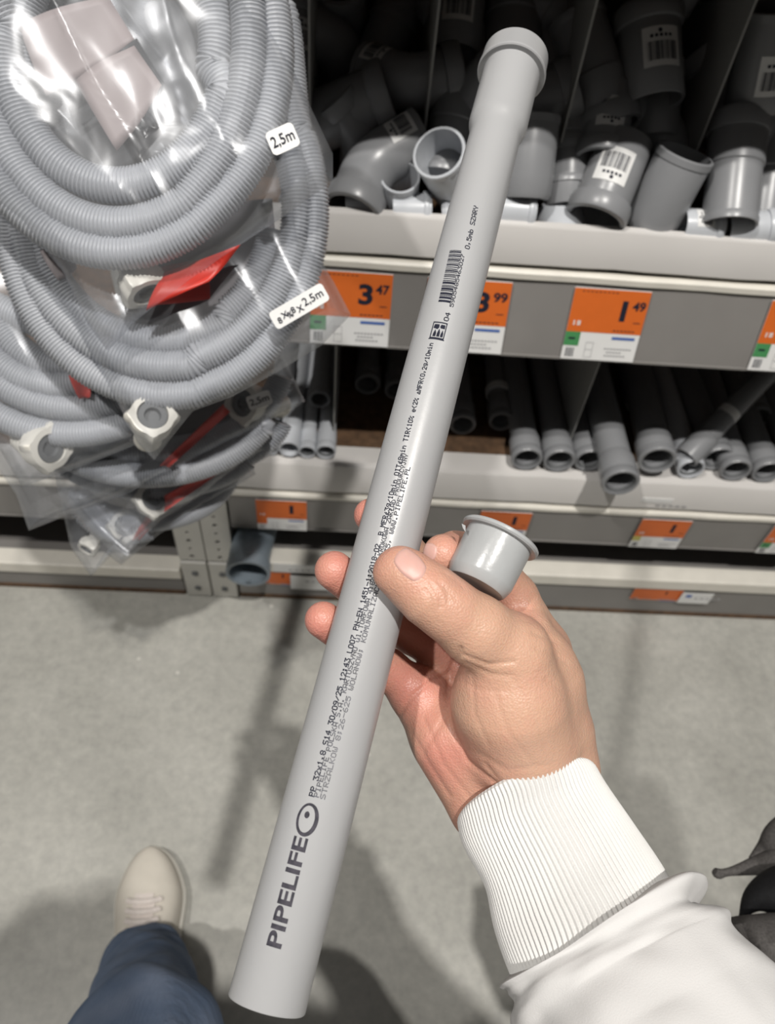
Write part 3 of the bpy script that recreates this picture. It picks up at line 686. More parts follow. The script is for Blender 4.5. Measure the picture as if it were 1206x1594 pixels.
def hose_bag(idx, c, tilt, poly, loops, thick, label, stick=None, nut=None, cards=(), wr=1.0, yaw=0):
    """poly, loops in photo pixels on the bag's own plane; c = (px,py,Z) of a point of that plane"""
    p0 = W(*c); n = Vector((math.sin(yaw)*math.cos(tilt), -math.cos(tilt)*math.cos(yaw), math.sin(tilt))).normalized()
    U = Vector((1, 0, 0)); U = (U-n*U.dot(n)).normalized(); Vv = n.cross(U)
    r = empty('packaged_drain_hose', p0, label, 'hose', None)
    pt = lambda px, py, h=0: onplane(px, py, p0, n)+n*h
    # coil
    pts = []
    for lp in loops:                                   # each: cx,cy,rx,ry,height,a0,a1
        cx, cy, rx, ry, h0, h1, a0, a1 = lp; k = max(8, int(abs(a1-a0)/6))
        for i in range(k):
            t = i/k; a = math.radians(a0+(a1-a0)*t); pts.append(pt(cx+rx*math.cos(a), cy+ry*math.sin(a), h0+(h1-h0)*t))
    sp = spline([tuple(p) for p in pts], len(pts)*3)
    hose_mesh('hose', sp, r, p0)
    # film: two crumpled sheets sealed along the outline
    B = []; Np = len(poly)
    for i in range(Np):
        a = Vector(poly[i]); b = Vector(poly[(i+1) % Np]); k = max(3, int((b-a).length/9))
        for j in range(k): B.append(a+(b-a)*j/k)
    cc = sum((Vector(q) for q in poly), Vector((0, 0)))/Np
    M_ = 34; bp = [pt(q.x, q.y) for q in B]; c3 = pt(cc.x, cc.y)
    mb = MB()
    for side in (1, -1):
        rr = []
        for k in range(M_, 0, -1):
            t = k/M_; row = []
            for q in bp:
                p = c3+(q-c3)*t; prof = (1-t**5)**.5 if t < 1 else 0
                u = (p-p0).dot(U); v = (p-p0).dot(Vv)
                nz = noise.noise(Vector((u*9, v*9, idx*7+side)))*.6 + noise.noise(Vector((u*26+5, v*14, idx*3+side)))*.18
                rg = 1-abs(noise.noise(Vector((u*13+v*9, (v-u*.5)*4, idx*5.+side*2))))*2
                h = side*(thick*prof*(1+.25*nz)) + wr*(.007*nz+.004*max(rg, 0)**2)*min(1, (1-t)*7)
                row.append(p+n*h)
            rr.append(row)
        mb.rings(rr); i = len(mb.v)-len(bp); mb.vert(c3+n*side*thick)
        for q in range(len(bp)): mb.face((i+q, i+(q+1) % len(bp), len(mb.v)-1))
    mb.build('bag', M_FILM, r, p0, recalc=False)
    mb.v
    if stick:
        for (qx, qy, wd, hg, ang, h, txt) in stick:
            a = math.radians(ang); ce = pt(qx, qy, h); eu = U*math.cos(a)+Vv*math.sin(a); ev = -U*math.sin(a)+Vv*math.cos(a)
            m = MB(); fn = lambda u, v, e=0: ce+eu*u+ev*v+n*e; cr = .2*hg; q = []
            for sx, sy, st_ in ((1, 1, 0), (-1, 1, 90), (-1, -1, 180), (1, -1, 270)):
                for t in range(5):
                    b = math.radians(st_+t*22.5); q.append(fn(sx*(wd/2-cr)+cr*math.cos(b), sy*(hg/2-cr)+cr*math.sin(b)))
            m.poly(q); m.poly([p-n*.0006 for p in q][::-1]); m.mi = 1
            if len(txt) > 4:
                add_text(m, txt[-4:], lambda u, v: fn(u, v, .0006), wd*.08, -hg*.24, hg*.5, .01, w=wd*.36)
                for k in range(5):
                    add_text(m, '8X%'[k % 3], lambda u, v: fn(u, v, .0006), -wd*.42+k*wd*.09, -hg*.3+(k % 2)*hg*.12, hg*.34, .02)
            else: add_text(m, txt, lambda u, v: fn(u, v, .0006), -wd*.40, -hg*.28, hg*.52, .008, w=wd*.8)
            m.build('size_sticker', [M_PAPER, M_INK], r, p0, recalc=False)['label'] = 'white sticker reading ' + txt[-4:]
    for (mt, h, quad) in cards:
        m = MB(); n_ = 8; a, b, c_, d_ = [Vector(q) for q in quad]; g = []
        for i in range(n_+1):
            row = []
            for j in range(n_+1):
                q = (a*(1-i/n_)+b*i/n_)*(1-j/n_)+(d_*(1-i/n_)+c_*i/n_)*j/n_; row.append(pt(q.x, q.y, h+.004*math.sin(i*.5+j*.35)))
            g.append(row)
        m.rings(g, wrap=False); o = m.build('leaflet', mt, r, p0, recalc=False)
        s = o.modifiers.new('solid', 'SOLIDIFY'); s.thickness = .0004
    for nu in (nut or ()):
        nut_part(r, p0, *nu, n=n, pt=pt)
    return r
def nut_part(r, p0, px, py, h, axc, sc, elbow, n, pt):
    c = pt(px, py, h); z = cdir(*axc); up = cdir(0, 1, 0); x = (up-z*up.dot(z)).normalized(); y = z.cross(x)
    m = MB(); rr = []
    for zz, rad, wing in ((-.010, .0145, 0), (-.008, .0165, .2), (0, .0172, 1), (.007, .0172, 1), (.010, .0165, .6), (.0105, .0120, 0), (.004, .0115, 0), (.002, .009, 0), (-.010, .009, 0)):
        row = []
        for k in range(48):
            a = 2*math.pi*k/48; w_ = wing*.0042*max(0, math.cos(4*a))**3; row.append(c+(z*zz+(x*math.cos(a)+y*math.sin(a))*(rad+w_))*sc)
        rr.append(row)
    m.rings(rr, closed=True); nt = m.build('hose_nut', M_NUT, r, p0)
    m = MB(); m.rings([[c+(z*zz+(x*math.cos(k*math.pi/16)+y*math.sin(k*math.pi/16))*q)*sc for k in range(32)] for zz, q in ((.0065, .0112), (.0085, .0112), (.0085, .0065), (.004, .0055), (.004, .0112))], closed=True)
    m.rings([[c+(z*.004+(x*math.cos(k*math.pi/16)+y*math.sin(k*math.pi/16))*q)*sc for k in range(32)] for q in (.006, .0001)])
    m.build('seal_washer', M_RUB, nt, p0)
    m = MB(); pa = [c-z*.009*sc]
    if elbow: pa += [c-z*.02*sc, c-z*.03*sc+up*.006, c-z*.034*sc+up*.022, c-z*.034*sc+up*.04]
    else: pa += [c-z*.02*sc, c-z*.035*sc, c-z*.05*sc]
    sp = spline([tuple(p) for p in pa], 14); P_, T_, N_, B_ = frames(sp)
    m.rings([ring(P_[i], N_[i], B_[i], (.0105+(.0012 if i % 3 == 0 else 0))*sc, 20) for i in range(14)], cap=True); m.build('hose_tail', M_NUT, r, p0)
T0 = math.radians(42)
hose_bag(1, (200, 200, .60), T0,
 [(-110, -230), (180, -260), (300, -140), (360, -60), (398, 5), (450, 95), (518, 240), (518, 282), (440, 338), (345, 400), (268, 455), (210, 500), (167, 546), (140, 510), (100, 425), (40, 355), (-110, 240)],
 [(180, 60, 155, 190, -.010, -.004, -200, 20), (185, 60, 175, 230, .000, .004, 20, 190), (190, 50, 205, 250, .010, .008, 190, 350), (200, 60, 190, 290, .006, .006, -10, 60), (188, 80, 212, 272, .006, .000, 60, 200), (190, 60, 235, 300, -.004, -.006, 200, 340), (190, 85, 240, 300, -.006, .004, -20, 60), (185, 90, 240, 304, .004, .004, 60, 200)],
 .034, 'topmost and nearest bagged grey corrugated drain hose, marked 2,5m',
 stick=[(447, 241, .022, .0175, 27, .041, '2,5m')],
 cards=[(M_LEAF, .004, ((32, 42), (168, -6), (212, 66), (76, 153))), (M_LEAF, .016, ((128, 138), (216, 82), (260, 146), (192, 245))), (M_RED, -.010, ((222, 482), (250, 420), (372, 378), (322, 436)))],
 nut=[(210, 438, -.020, (.5, -.8, .15), 1.05, False)], wr=1.1)
hose_bag(2, (300, 520, .69), T0,
 [(-30, 150), (-30, -180), (440, -180), (455, 200), (478, 370), (520, 440), (546, 490), (500, 538), (430, 580), (360, 618), (300, 640), (268, 680), (240, 716), (215, 690), (170, 600), (110, 500), (30, 420)],
 [(250, 320, 175, 205, -.012, -.004, 10, 60), (250, 320, 195, 210, -.004, 0, 60, 190), (262, 310, 190, 430, 0, .004, 190, 330), (258, 325, 205, 238, .006, .004, -30, 80), (262, 330, 225, 240, .004, .002, 80, 200), (258, 315, 230, 460, .0, -.002, 200, 330), (262, 330, 226, 282, -.002, .0, -30, 80), (262, 335, 246, 280, .0, 0, 80, 200), (250, 300, 250, 240, -.006, -.008, 200, 215)],
 .032, 'second bagged drain hose, its 2,5m sticker beside the orange price card',
 stick=[(470, 483, .052, .016, 33, .039, 'EN681 2,5m')],
 nut=[(238, 652, .004, (.35, .25, .9), 1.15, False)],
 cards=[(M_RED, .024, ((246, 425), (330, 408), (335, 470), (240, 480))), (M_LEAF, .012, ((70, 395), (110, 378), (128, 420), (100, 440))), (M_LEAFG, -.018, ((150, 330), (420, 300), (440, 540), (235, 590)))])
hose_bag(3, (60, 560, .755), T0,
 [(-160, 330), (40, 400), (100, 470), (150, 545), (195, 620), (218, 690), (130, 725), (38, 757), (5, 700), (-40, 660), (-160, 600)],
 [(100, 330, 150, 240, -.006, 0, 40, 150), (90, 300, 190, 300, 0, .004, 60, 150), (120, 250, 270, 385, .004, 0, 150, 62), (110, 290, 300, 385, 0, 0, 62, 150)],
 .028, 'third bagged drain hose at the left edge, cream nut at its lower corner',
 nut=[(72, 696, .004, (.85, -.15, .6), 1.25, True)], cards=[(M_RED, .018, ((112, 570), (148, 600), (150, 618), (134, 620)))])
hose_bag(4, (250, 690, .84), T0,
 [(-60, 560), (100, 600), (300, 585), (400, 555), (440, 552), (475, 625), (432, 645), (410, 665), (300, 720), (190, 772), (110, 800), (45, 826), (25, 770), (-10, 720)],
 [(240, 560, 200, 140, 0, .004, 10, 150), (230, 600, 200, 140, .004, 0, 150, 20), (220, 640, 160, 95, 0, -.004, 20, 140)],
 .026, 'fourth bagged drain hose with a dark coil and a nut at its right corner',
 nut=[(388, 628, .004, (-.5, -.1, 1), 1.25, False)],
 stick=[(408, 622, .026, .015, 22, .026, '2,5m')], cards=[(M_LEAFG, -.016, ((60, 600), (330, 575), (390, 650), (120, 745))), (M_RED, .020, ((352, 628), (362, 640), (270, 724), (256, 722)))])
hose_bag(5, (300, 730, .90), T0,
 [(80, 700), (240, 690), (400, 640), (425, 660), (430, 690), (392, 715), (330, 760), (250, 810), (190, 872), (140, 830), (90, 770)],
 [(260, 640, 180, 95, 0, .003, 10, 150), (240, 680, 160, 80, .003, 0, 150, 20)],
 .024, 'fifth bagged drain hose with a long red strip along its lower side',
 nut=[(240, 776, .006, (.5, .1, 1), 1.2, False)],
 stick=[(396, 683, .036, .014, 27, .025, '2,5m')], cards=[(M_RED, .020, ((372, 704), (376, 712), (262, 792), (262, 768)))])
hose_bag(6, (240, 790, .955), T0,
 [(90, 760), (200, 740), (380, 700), (398, 738), (340, 775), (250, 830), (190, 878), (165, 860), (142, 896), (110, 850)],
 [(230, 720, 130, 90, 0, .003, 10, 150), (200, 760, 80, 70, .003, 0, 150, 60)],
 .022, 'lowest and farthest bagged drain hose, its corner hanging above the floor',
 nut=[(196, 818, .006, (.5, .1, 1), 1.1, False), (138, 850, -.002, (-.3, -.6, .5), .7, False)], cards=[(M_RED, .016, ((232, 800), (262, 790), (222, 836), (212, 838)))])
# ================================================================== HELD PIPE
PB = np.array([(415-CX)/F*.309, (1563-CY)/F*.309, .309]); PT = np.array([(803-CX)/F*.508, (88-CY)/F*.508, .508])
PBW = Vector(C3+R3@PB); PTW = Vector(C3+R3@PT); PL = (PTW-PBW).length; PA = (PTW-PBW).normalized()
view = (Vector(C3)-(PBW+PTW)*.5); PN = (view-PA*view.dot(PA)).normalized(); PX = PN.cross(PA)*-1   # PX points to the right in the photo
if PX.dot(Vector(R3[:, 0])) < 0: PX = -PX
RP = .016
def onpipe(s, phi, e=0.0):                              # s metres from the lower end, phi angle from the viewer side, + to the right
    return PBW+PA*s+(PN*math.cos(phi)+PX*math.sin(phi))*(RP+e)
def pipe_hit(px, py):
    d = Vector(ray(px, py)).normalized(); o = Vector(C3)-PBW; dp = d-PA*d.dot(PA); op = o-PA*o.dot(PA)
    a, b, c = dp.dot(dp), 2*dp.dot(op), op.dot(op)-RP*RP; k = b*b-4*a*c
    t = (-b-math.sqrt(max(k, 0)))/(2*a); q = Vector(C3)+d*t-PBW; return q.dot(PA), math.atan2(q.dot(PX), q.dot(PN))
hp = empty('plumbing_pipe', PBW, 'long light grey plastic pipe held in the hand, printed along its side', 'pipe')
def prf(mb, prof, seg=160):
    mb.rings([[PBW+PA*z+(PN*math.cos(2*math.pi*k/seg)+PX*math.sin(2*math.pi*k/seg))*q for k in range(seg)] for z, q in prof], closed=True)
m = MB(); e = PL-.055
prof = [(0, RP-.0014), (0, RP-.0003), (.0004, RP), (e-.02, RP)]+[(e-.02+.012*i/6, RP+.0024*(1-math.cos(math.pi*i/6))/2) for i in range(1, 7)]+[(PL-.018, RP+.0024), (PL-.018, RP), (e-.008, RP-.0002), (e-.02, RP-.0018), (.0, RP-.0018)]
prf(m, prof); m.build('pipe_body', M_PIPE, hp, PBW)
m = MB(); Rc = .0222; z0 = PL-.0165
prf(m, [(z0-.0015, RP+.0018), (z0-.0012, RP+.0035), (z0-.0016, Rc-.0006), (z0-.0010, Rc+.0002), (z0+.0006, Rc+.0002), (z0+.0014, Rc-.0004), (PL-.002, Rc-.0008), (PL, Rc-.0022), (PL, RP+.001), (z0, RP+.001)])
m.build('socket_collar', M_PIPE, hp, PBW)
m = MB(); m.mi = 0
def print_line(txt, p0, p1, hpx, wt=.68):                # dot-matrix line between two pixels on the pipe
    s0, f0 = pipe_hit(*p0); s1, f1 = pipe_hit(*p1); n = len(txt)*6-1; st = (s1-s0)/n
    hw = hpx/7.0
    for c, r_ in dots(txt):
        s = s0+c*st; f = f0+(f1-f0)*c/n; ff = f-(r_)*hw/RP      # letters' tops point left
        w2 = st*wt; h2 = hw*wt/RP
        m.poly([onpipe(s-w2, ff+h2, .00006), onpipe(s+w2, ff+h2, .00006), onpipe(s+w2, ff-h2, .00006), onpipe(s-w2, ff-h2, .00006)])
LH = .0022
print_line('PP 32x1,8 S14 30/09/25 12:43 L007 PN-EN 1451-1:2018-02  B MFR_3g/10min OIT_8min TIR<10% e<2% ^MFR<0,2g/10min', (488.5, 1240), (674, 534), .0025, .74)
m2 = m; m = MB()
print_line('PIPELIFE POLSKA S.A. KARTOSZYNO ul.TORFOWA 4;84-110 KROKOWA ZAK~AD PRODUKCYJNY', (495.5, 1241), (635, 707), LH)
print_line('STRZALKOW 8;26-625 WOLANOW; KOMUNALIZACYJNA NR35, WWW.PIPELIFE.PL', (505, 1244), (638.5, 727), LH)
mf = m; m = m2
print_line('04', (697, 500), (701, 487), LH*1.2)
print_line('0,5mb SZARY', (730, 388), (744, 321), LH*1.25)
print_line('5905485463027', (705, 478), (723, 396), LH*.95)
# barcode
s0, f0 = pipe_hit(682, 470); s1, f1 = pipe_hit(700, 390); fw = .0068/RP; random.seed(11); s = s0
while s < s1:
    wd = random.choice((.0005, .0006, .0010, .0015)); f = f0+(f1-f0)*(s-s0)/(s1-s0)
    m.rings([[onpipe(s, f+fw*q/8, .00006) for q in range(9)], [onpipe(s+wd, f+fw*q/8, .00006) for q in range(9)]], wrap=False); s += wd+random.choice((.0003, .0004, .0008))
# square ship mark
sA, fA = pipe_hit(679, 527); sz = .0108; dfm = .0078/RP
def mk(u, v): return onpipe(sA+u*sz, fA+dfm*(.5-v)+.0, .00007)
def mpoly(pts):                                         # polygon in mark units, cut fine enough to follow the curved wall
    v, f = finer(pts, [tuple(range(len(pts)))], .18); i = len(m.v); m.v += [tuple(mk(x, y)) for x, y in v]
    for q in f: m.face([i+j for j in q])
def mquad(u0, v0, u1, v1): mpoly([(u0, v0), (u1, v0), (u1, v1), (u0, v1)])
FINE[0] = True
for q in ((0, 0, 1, .07), (0, .93, 1, 1), (.93, 0, 1, 1), (0, 0, .07, 1)): mquad(*q)
for (u, v, a, b) in ((.12, .12, .55, .30), (.12, .36, .62, .56), (.12, .62, .55, .82)):
    mpoly([(u, v), (u+(a-u)*.5, v), (a, (v+b)/2), (u+(a-u)*.4, b), (u, b)])
mpoly([(.62, .1), (.85, .12), (.85, .4), (.70, .45), (.62, .38)]); mpoly([(.66, .5), (.85, .52), (.85, .85), (.62, .9), (.55, .6)])
mpoly([(-.06, -.05), (0, -.05), (0, 1.05), (-.06, 1.05)]); FINE[0] = False
m.build('printed_marking', M_INK, hp, PBW, smooth=False, recalc=False)
mf.build('printed_marking', M_INK2, hp, PBW, smooth=False, recalc=False)
# bold wordmark and ring
s0, f0 = pipe_hit(437, 1478); s1, f1 = pipe_hit(480, 1306); m = MB(); LL = s1-s0; HH = .0062
def wf(u, v_): return onpipe(s0+u, f0+(f1-f0)*u/LL-v_/RP, .00007)
FINE[0] = True
add_text(m, 'PIPELIFE', wf, 0, 0, HH, .028, w=LL)
sc_, fc_ = pipe_hit(478, 1276); n = 48
def rp(a, ru, rv, du=0, dv=0): return onpipe(sc_+du+ru*math.cos(a), fc_-(dv+rv*math.sin(a))/RP, .00007)
a_ = [rp(2*math.pi*k/n, .0066, .0047) for k in range(n)]; b_ = [rp(2*math.pi*k/n, .0053, .0033, .0002, .0003) for k in range(n)]
m.rings([a_, b_]); m.poly([rp(2*math.pi*k/16, .0014, .0011, .0018, .0006) for k in range(16)])
m.build('wordmark', mat('logo_ink', (.02, .02, .028), .6, spec=.2, col2=(.06, .055, .07), vscale=400, detail=3), hp, PBW, smooth=False, recalc=False)
# ================================================================== PLUG
a = W(738, 917, .360); b = W(778, 838, .3678); ax = (b-a).normalized(); L = .0262
ax = (ax + cdir(0, 0, 1)*.02).normalized(); a = b-ax*L
pl = empty('pipe_plug', a, 'small grey plastic end plug with a flange, pinched between thumb and forefinger', 'plug')
def lat(mb, prof, seg=72):
    t = Vector((0, 0, 1)); n1 = (t-ax*t.dot(ax)).normalized(); n2 = ax.cross(n1)
    mb.rings([[a+ax*z+(n1*math.cos(2*math.pi*k/seg)+n2*math.sin(2*math.pi*k/seg))*q for k in range(seg)] for z, q in prof], closed=True)
Q = .0160
m = MB(); lat(m, [(.0002, .0001), (.0, Q*.86), (.0006, Q*.90), (.0042, Q*.985), (.005, Q), (L-.0012, Q*1.02), (L-.0012, Q*.93), (.0015, Q*.86), (.0015, .0001)]); m.build('body', M_PLUG, pl, a)
m = MB(); lat(m, [(L-.0012, Q*.93), (L-.0012, Q*1.18), (L-.0004, Q*1.225), (L+.0008, Q*1.225), (L+.0014, Q*1.19), (L+.0012, Q*.93)]); m.build('flange', M_PLUG, pl, a)
m = MB(); h0 = W(724, 818, .356); m.poly([h0, W(718, 815, .356), W(720, 822, .356), W(724, 828, .356)]); o = m.build('moulding_burr', M_PLUG, pl, a, smooth=False); s = o.modifiers.new('s', 'SOLIDIFY'); s.thickness = .0012
# ================================================================== PERSON
person = empty('person', (-.05, -.05, 0), 'person in a white sweatshirt, blue jeans and cream shoe, holding the pipe and plug', 'person')
PO = person.location
c3 = lambda px, py, Z: np.array([(px-CX)/F*Z, (py-CY)/F*Z, Z], np.float32)
def chain(P, pts, k=.004):
    d = None
    for (x0, y0, Z0, r0), (x1, y1, Z1, r1) in zip(pts, pts[1:]):
        q = sd_seg(P, c3(x0, y0, Z0), c3(x1, y1, Z1), r0, r1); d = q if d is None else smin(d, q, k)
    return d
THUMB = [(620, 884, .3485, .0098), (634, 896, .3475, .0112), (668, 926, .3475, .0135), (700, 950, .350, .0138), (740, 980, .3555, .0158), (792, 1018, .366, .0190)]
THEN = [(792, 1018, .366, .0190), (792, 1090, .374, .0255), (810, 1155, .387, .0258), (822, 1206, .404, .0175)]
INDEX = [(842, 1010, .410, .0140), (800, 930, .397, .0120), (768, 885, .390, .0110), (735, 862, .392, .0100), (708, 858, .390, .0098), (689, 862, .3735, .0096)]
MIDDLE = [(790, 1000, .428, .0135), (690, 915, .428, .0108), (625, 850, .4085, .0097), (577, 802, .398, .0088)]
RINGF = [(722, 1032, .424, .0135), (640, 985, .419, .0108), (572, 932, .4035, .0098), (520, 888, .389, .0099)]
LITTLE = [(652, 1082, .410, .0130), (605, 1042, .404, .0102), (555, 1003, .391, .0092), (503, 965, .378, .0091)]
def hand_sdf(P):
    d = chain(P, THEN, .012)
    for g in (((872, 1190, .402, .0175), (842, 1010, .412, .0140)), ((836, 1210, .405, .0175), (790, 1000, .430, .0140)), ((790, 1228, .405, .0175), (722, 1032, .426, .0140)),
              ((752, 1246, .402, .0175), (652, 1082, .411, .0145)), ((702, 1150, .400, .0195), (764, 1240, .400, .0190)), ((838, 1040, .394, .0175), (858, 1140, .399, .0205)),
              ((820, 985, .388, .0125), (840, 1060, .392, .020)), ((872, 1208, .400, .0178), (905, 1330, .378, .0180), (940, 1440, .352, .017)), ((772, 1258, .400, .0180), (832, 1350, .378, .0180), (890, 1450, .350, .017))):
        d = smin(d, chain(P, g), .011)
    fing = chain(P, INDEX, .003)
    for c in (MIDDLE, RINGF, LITTLE): fing = smin(fing, chain(P, c, .004), .0012)
    d = smin(d, fing, .007)
    th = chain(P, THUMB, .005)
    pad = sd_seg(P, c3(612, 893, .3492), c3(640, 915, .3500), .0092, .0105); th = smin(th, pad, .003)
    d = smin(d, th, .006)
    return d
lo = np.min([c3(455, 740, .31), c3(455, 740, .46)], 0); hi = np.max([c3(1010, 1480, .46), c3(1010, 1480, .46)], 0)
V, Fc = surfnet(hand_sdf, (-.062, -.024, .325), (.118, .195, .452), .0011)
# normals by gradient
ep = .0008; G = np.stack([hand_sdf((V+np.eye(3)[k]*ep).astype(np.float32))-hand_sdf((V-np.eye(3)[k]*ep).astype(np.float32)) for k in range(3)], 1); G /= np.linalg.norm(G, axis=1)[:, None]+1e-9
PXY = np.stack([V[:, 0]/V[:, 2]*F+CX, V[:, 1]/V[:, 2]*F+CY], 1)
def pdist(pl_):
    d = np.full(len(V), 1e9)
    for a_, b_ in zip(pl_, pl_[1:]):
        a_ = np.array(a_, float); b_ = np.array(b_, float); ab = b_-a_; t = np.clip((PXY-a_)@ab/(ab@ab), 0, 1); d = np.minimum(d, np.linalg.norm(PXY-a_-t[:, None]*ab, axis=1))
    return d
front = np.clip(-G[:, 2]*1.5, 0, 1)
disp = np.zeros(len(V))
for pl_, w_, dep in (([(716, 1010), (700, 1045), (697, 1090), (705, 1140), (728, 1185), (770, 1220)], 4, .0013), ([(618, 1120), (640, 1085), (672, 1060), (700, 1048)], 3.5, .0011),
    ([(662, 918), (672, 934), (672, 952)], 3, .0006), ([(672, 910), (684, 926), (686, 946)], 3, .0007), ([(682, 905), (696, 922), (698, 938)], 3, .0006), ([(693, 912), (708, 932)], 3, .0004),
    ([(722, 1020), (760, 1035), (800, 1030)], 3.5, .0007), ([(724, 1032), (765, 1050), (795, 1052)], 3.5, .0005), ([(830, 985), (850, 992), (868, 1000)], 4, .0005),
    ([(755, 1190), (775, 1215), (800, 1222)], 4, .0006), ([(740, 1170), (790, 1200), (860, 1190)], 5, .0004), ([(655, 1175), (690, 1120), (700, 1080)], 5, .0005),
    ([(512, 920), (530, 935)], 3, .0003), ([(735, 1050), (738, 1110), (760, 1160)], 3.5, .0003), ([(640, 1140), (668, 1190), (700, 1240)], 4, .0005), ([(660, 1120), (690, 1190), (730, 1240)], 4, .0004), ([(800, 1060), (830, 1110), (850, 1160)], 4, .0003), ([(770, 1080), (790, 1140), (830, 1190)], 4, .0003), ([(716, 1060), (750, 1075), (790, 1075)], 3, .0003), ([(690, 890), (712, 905), (722, 915)], 3, .0004), ([(835, 1010), (862, 1022), (882, 1030)], 4, .0005), ([(850, 1060), (875, 1075)], 4, .0004), ([(805, 940), (822, 948), (836, 946)], 4, .0006), ([(815, 965), (835, 968)], 4, .0005)):
    disp -= dep*np.exp(-(pdist(pl_)/w_)**2)*front
nzv = np.array([noise.noise(Vector(p*90))*.5+noise.noise(Vector(p*230))*.25 for p in V.tolist()]) if False else 0
V2 = V+G*disp[:, None]
tips = [THUMB[0], INDEX[-1], MIDDLE[-1], RINGF[-1], LITTLE[-1]]
bl = np.zeros(len(V))
for t, a_ in zip(tips, (.45, .5, .95, .95, .95)): bl = np.maximum(bl, a_*np.exp(-(np.linalg.norm(V-c3(*t[:3]), axis=1)/.021)**2))
for (px, py, Z, a_, s_) in ((640, 1075, .398, .75, .03), (700, 1000, .40, .75, .03), (690, 1180, .385, .6, .028), (740, 1260, .375, .4, .03), (790, 950, .38, .5, .016), (560, 960, .39, .6, .03)):
    bl = np.maximum(bl, a_*np.exp(-(np.linalg.norm(V-c3(px, py, Z), axis=1)/s_)**2))
VW = C3+V2@R3.T
ho = mesh_np('body', VW, Fc, M_SKIN, person, PO)
ho['label'] = 'bare right hand with the thumb over the pipe'
at = ho.data.attributes.new('blush', 'FLOAT', 'POINT'); at.data.foreach_set('value', bl.astype(np.float32))
def nail(cpx, cpy, Z, ang, hl, hw, lift=.00055, dirv=(0, 0, 1), parent=None):
    a_ = math.radians(ang); n = 16; pts = []
    D_ = np.array(dirv, float); D_ /= np.linalg.norm(D_)
    for i in range(n+1):
        for j in range(n+1):
            u, v = i/n*2-1, j/n*2-1; x = u*math.sqrt(1-v*v*.42); y = v*math.sqrt(1-u*u*.42)
            px = cpx+math.cos(a_)*x*hl-math.sin(a_)*y*hw; py = cpy+math.sin(a_)*x*hl+math.cos(a_)*y*hw
            pts.append(c3(px, py, Z))
    P_ = np.array(pts, float)-D_*.02
    for _ in range(40): P_ += D_*np.clip(hand_sdf(P_.astype(np.float32)), 0, .01)[:, None]*.8
    g = np.stack([hand_sdf((P_+np.eye(3)[k]*ep).astype(np.float32))-hand_sdf((P_-np.eye(3)[k]*ep).astype(np.float32)) for k in range(3)], 1); g /= np.linalg.norm(g, axis=1)[:, None]+1e-9
    ed = np.array([min(1, (1-max(abs(i/n*2-1), abs(j/n*2-1)))*5) for i in range(n+1) for j in range(n+1)])
    P_ += g*(lift*(ed*1.5-.5))[:, None]
    mb = MB(); Wp = C3+P_@R3.T; mb.v = [tuple(p) for p in Wp]
    for i in range(n):
        for j in range(n): k = i*(n+1)+j; mb.face((k, k+1, k+n+2, k+n+1))
    return mb.build('fingernail', M_NAIL, parent, PO, recalc=False)
nail(637, 876, .35, 43, 27, 19, parent=ho)
nail(673, 857, .381, 105, 14, 12, dirv=(.15, 0, 1), parent=ho)

# ribbed cuff
def sweep(path, nst, seg, radfn, name, mt, parent, close_in=None):
    S = spline(path, nst); C_ = [Vector(C3+R3@np.array([(x-CX)/F*Z, (y-CY)/F*Z, Z])) for x, y, Z, r1, r2 in S]
    vz = Vector(R3[:, 2]); mb = MB(); rr = []
    for i in range(nst):
        t = (C_[min(i+1, nst-1)]-C_[max(i-1, 0)]).normalized(); n1 = (vz-t*vz.dot(t)).normalized(); n2 = t.cross(n1)
        row = []
        for k in range(seg):
            a_ = 2*math.pi*k/seg; q, dz = radfn(i/(nst-1), a_, S[i][3], S[i][4]); row.append(C_[i]+n1*(S[i][4]*q*math.cos(a_))+n2*(S[i][3]*q*math.sin(a_))+t*dz)
        rr.append(row)
    mb.rings(rr); return mb.build(name, mt, parent, PO, recalc=True)
NR = 104
def cuff_r(t, a, r1, r2):
    rib = .00055*math.cos(NR*a)/r1*min(1, .12+t*18)
    end = -.05*max(0, 1-t/.03)**2
    wob = .012*math.sin(3*a+t*5)+.016*math.sin(2*a+9*t)*t
    fold = -.05*math.exp(-((a-4.55)/.5)**2)*math.exp(-((t-.36)/.10)**2)+.03*math.exp(-((a-4.6)/.6)**2)*math.exp(-((t-.16)/.09)**2)
    return 1+rib+end+wob+fold, .002*math.cos(a)*max(0, 1-t*2.2)
CP = [(818, 1231, .397, .0378, .0440), (838, 1276, .389, .0385, .0390), (872, 1345, .3745, .0400, .032), (905, 1415, .362, .0420, .034), (932, 1474, .351, .0425, .036), (945, 1500, .346, .041, .036)]
sweep(CP, 60, NR*8, cuff_r, 'sweatshirt_cuff', M_CUFF, person)
m = None
def slv_r(t, a, r1, r2):
    p = Vector((math.cos(a)*1.3, math.sin(a)*1.3, t*3.2))
    q = 1+.085*noise.noise(p)+.035*noise.noise(p*2.3)
    q += .05*math.exp(-((t-.06)/.05)**2)*(1+.5*math.sin(a*2+1))
    q += -.07*math.exp(-((t-.115)/.03)**2)*max(0, math.sin(-a*1+.2))**2
    q += .014*math.sin(t*24+math.sin(a)*1.9+1)*max(0, 1-t)
    Rr = max(0, math.sin(a))**2; Ll = max(0, -math.sin(a))**2
    q += Rr*(.18*math.exp(-((t-.095)/.06)**2)-.12*math.exp(-((t-.195)/.045)**2)+.17*math.exp(-((t-.36)/.10)**2))+Ll*(.03*math.exp(-((t-.10)/.04)**2)-.05*math.exp(-((t-.2)/.05)**2))
    q *= 1-.20*max(0, 1-t/.08)**2
    return q, .006*math.sin(a*2+1.2)*max(0, 1-t*4)
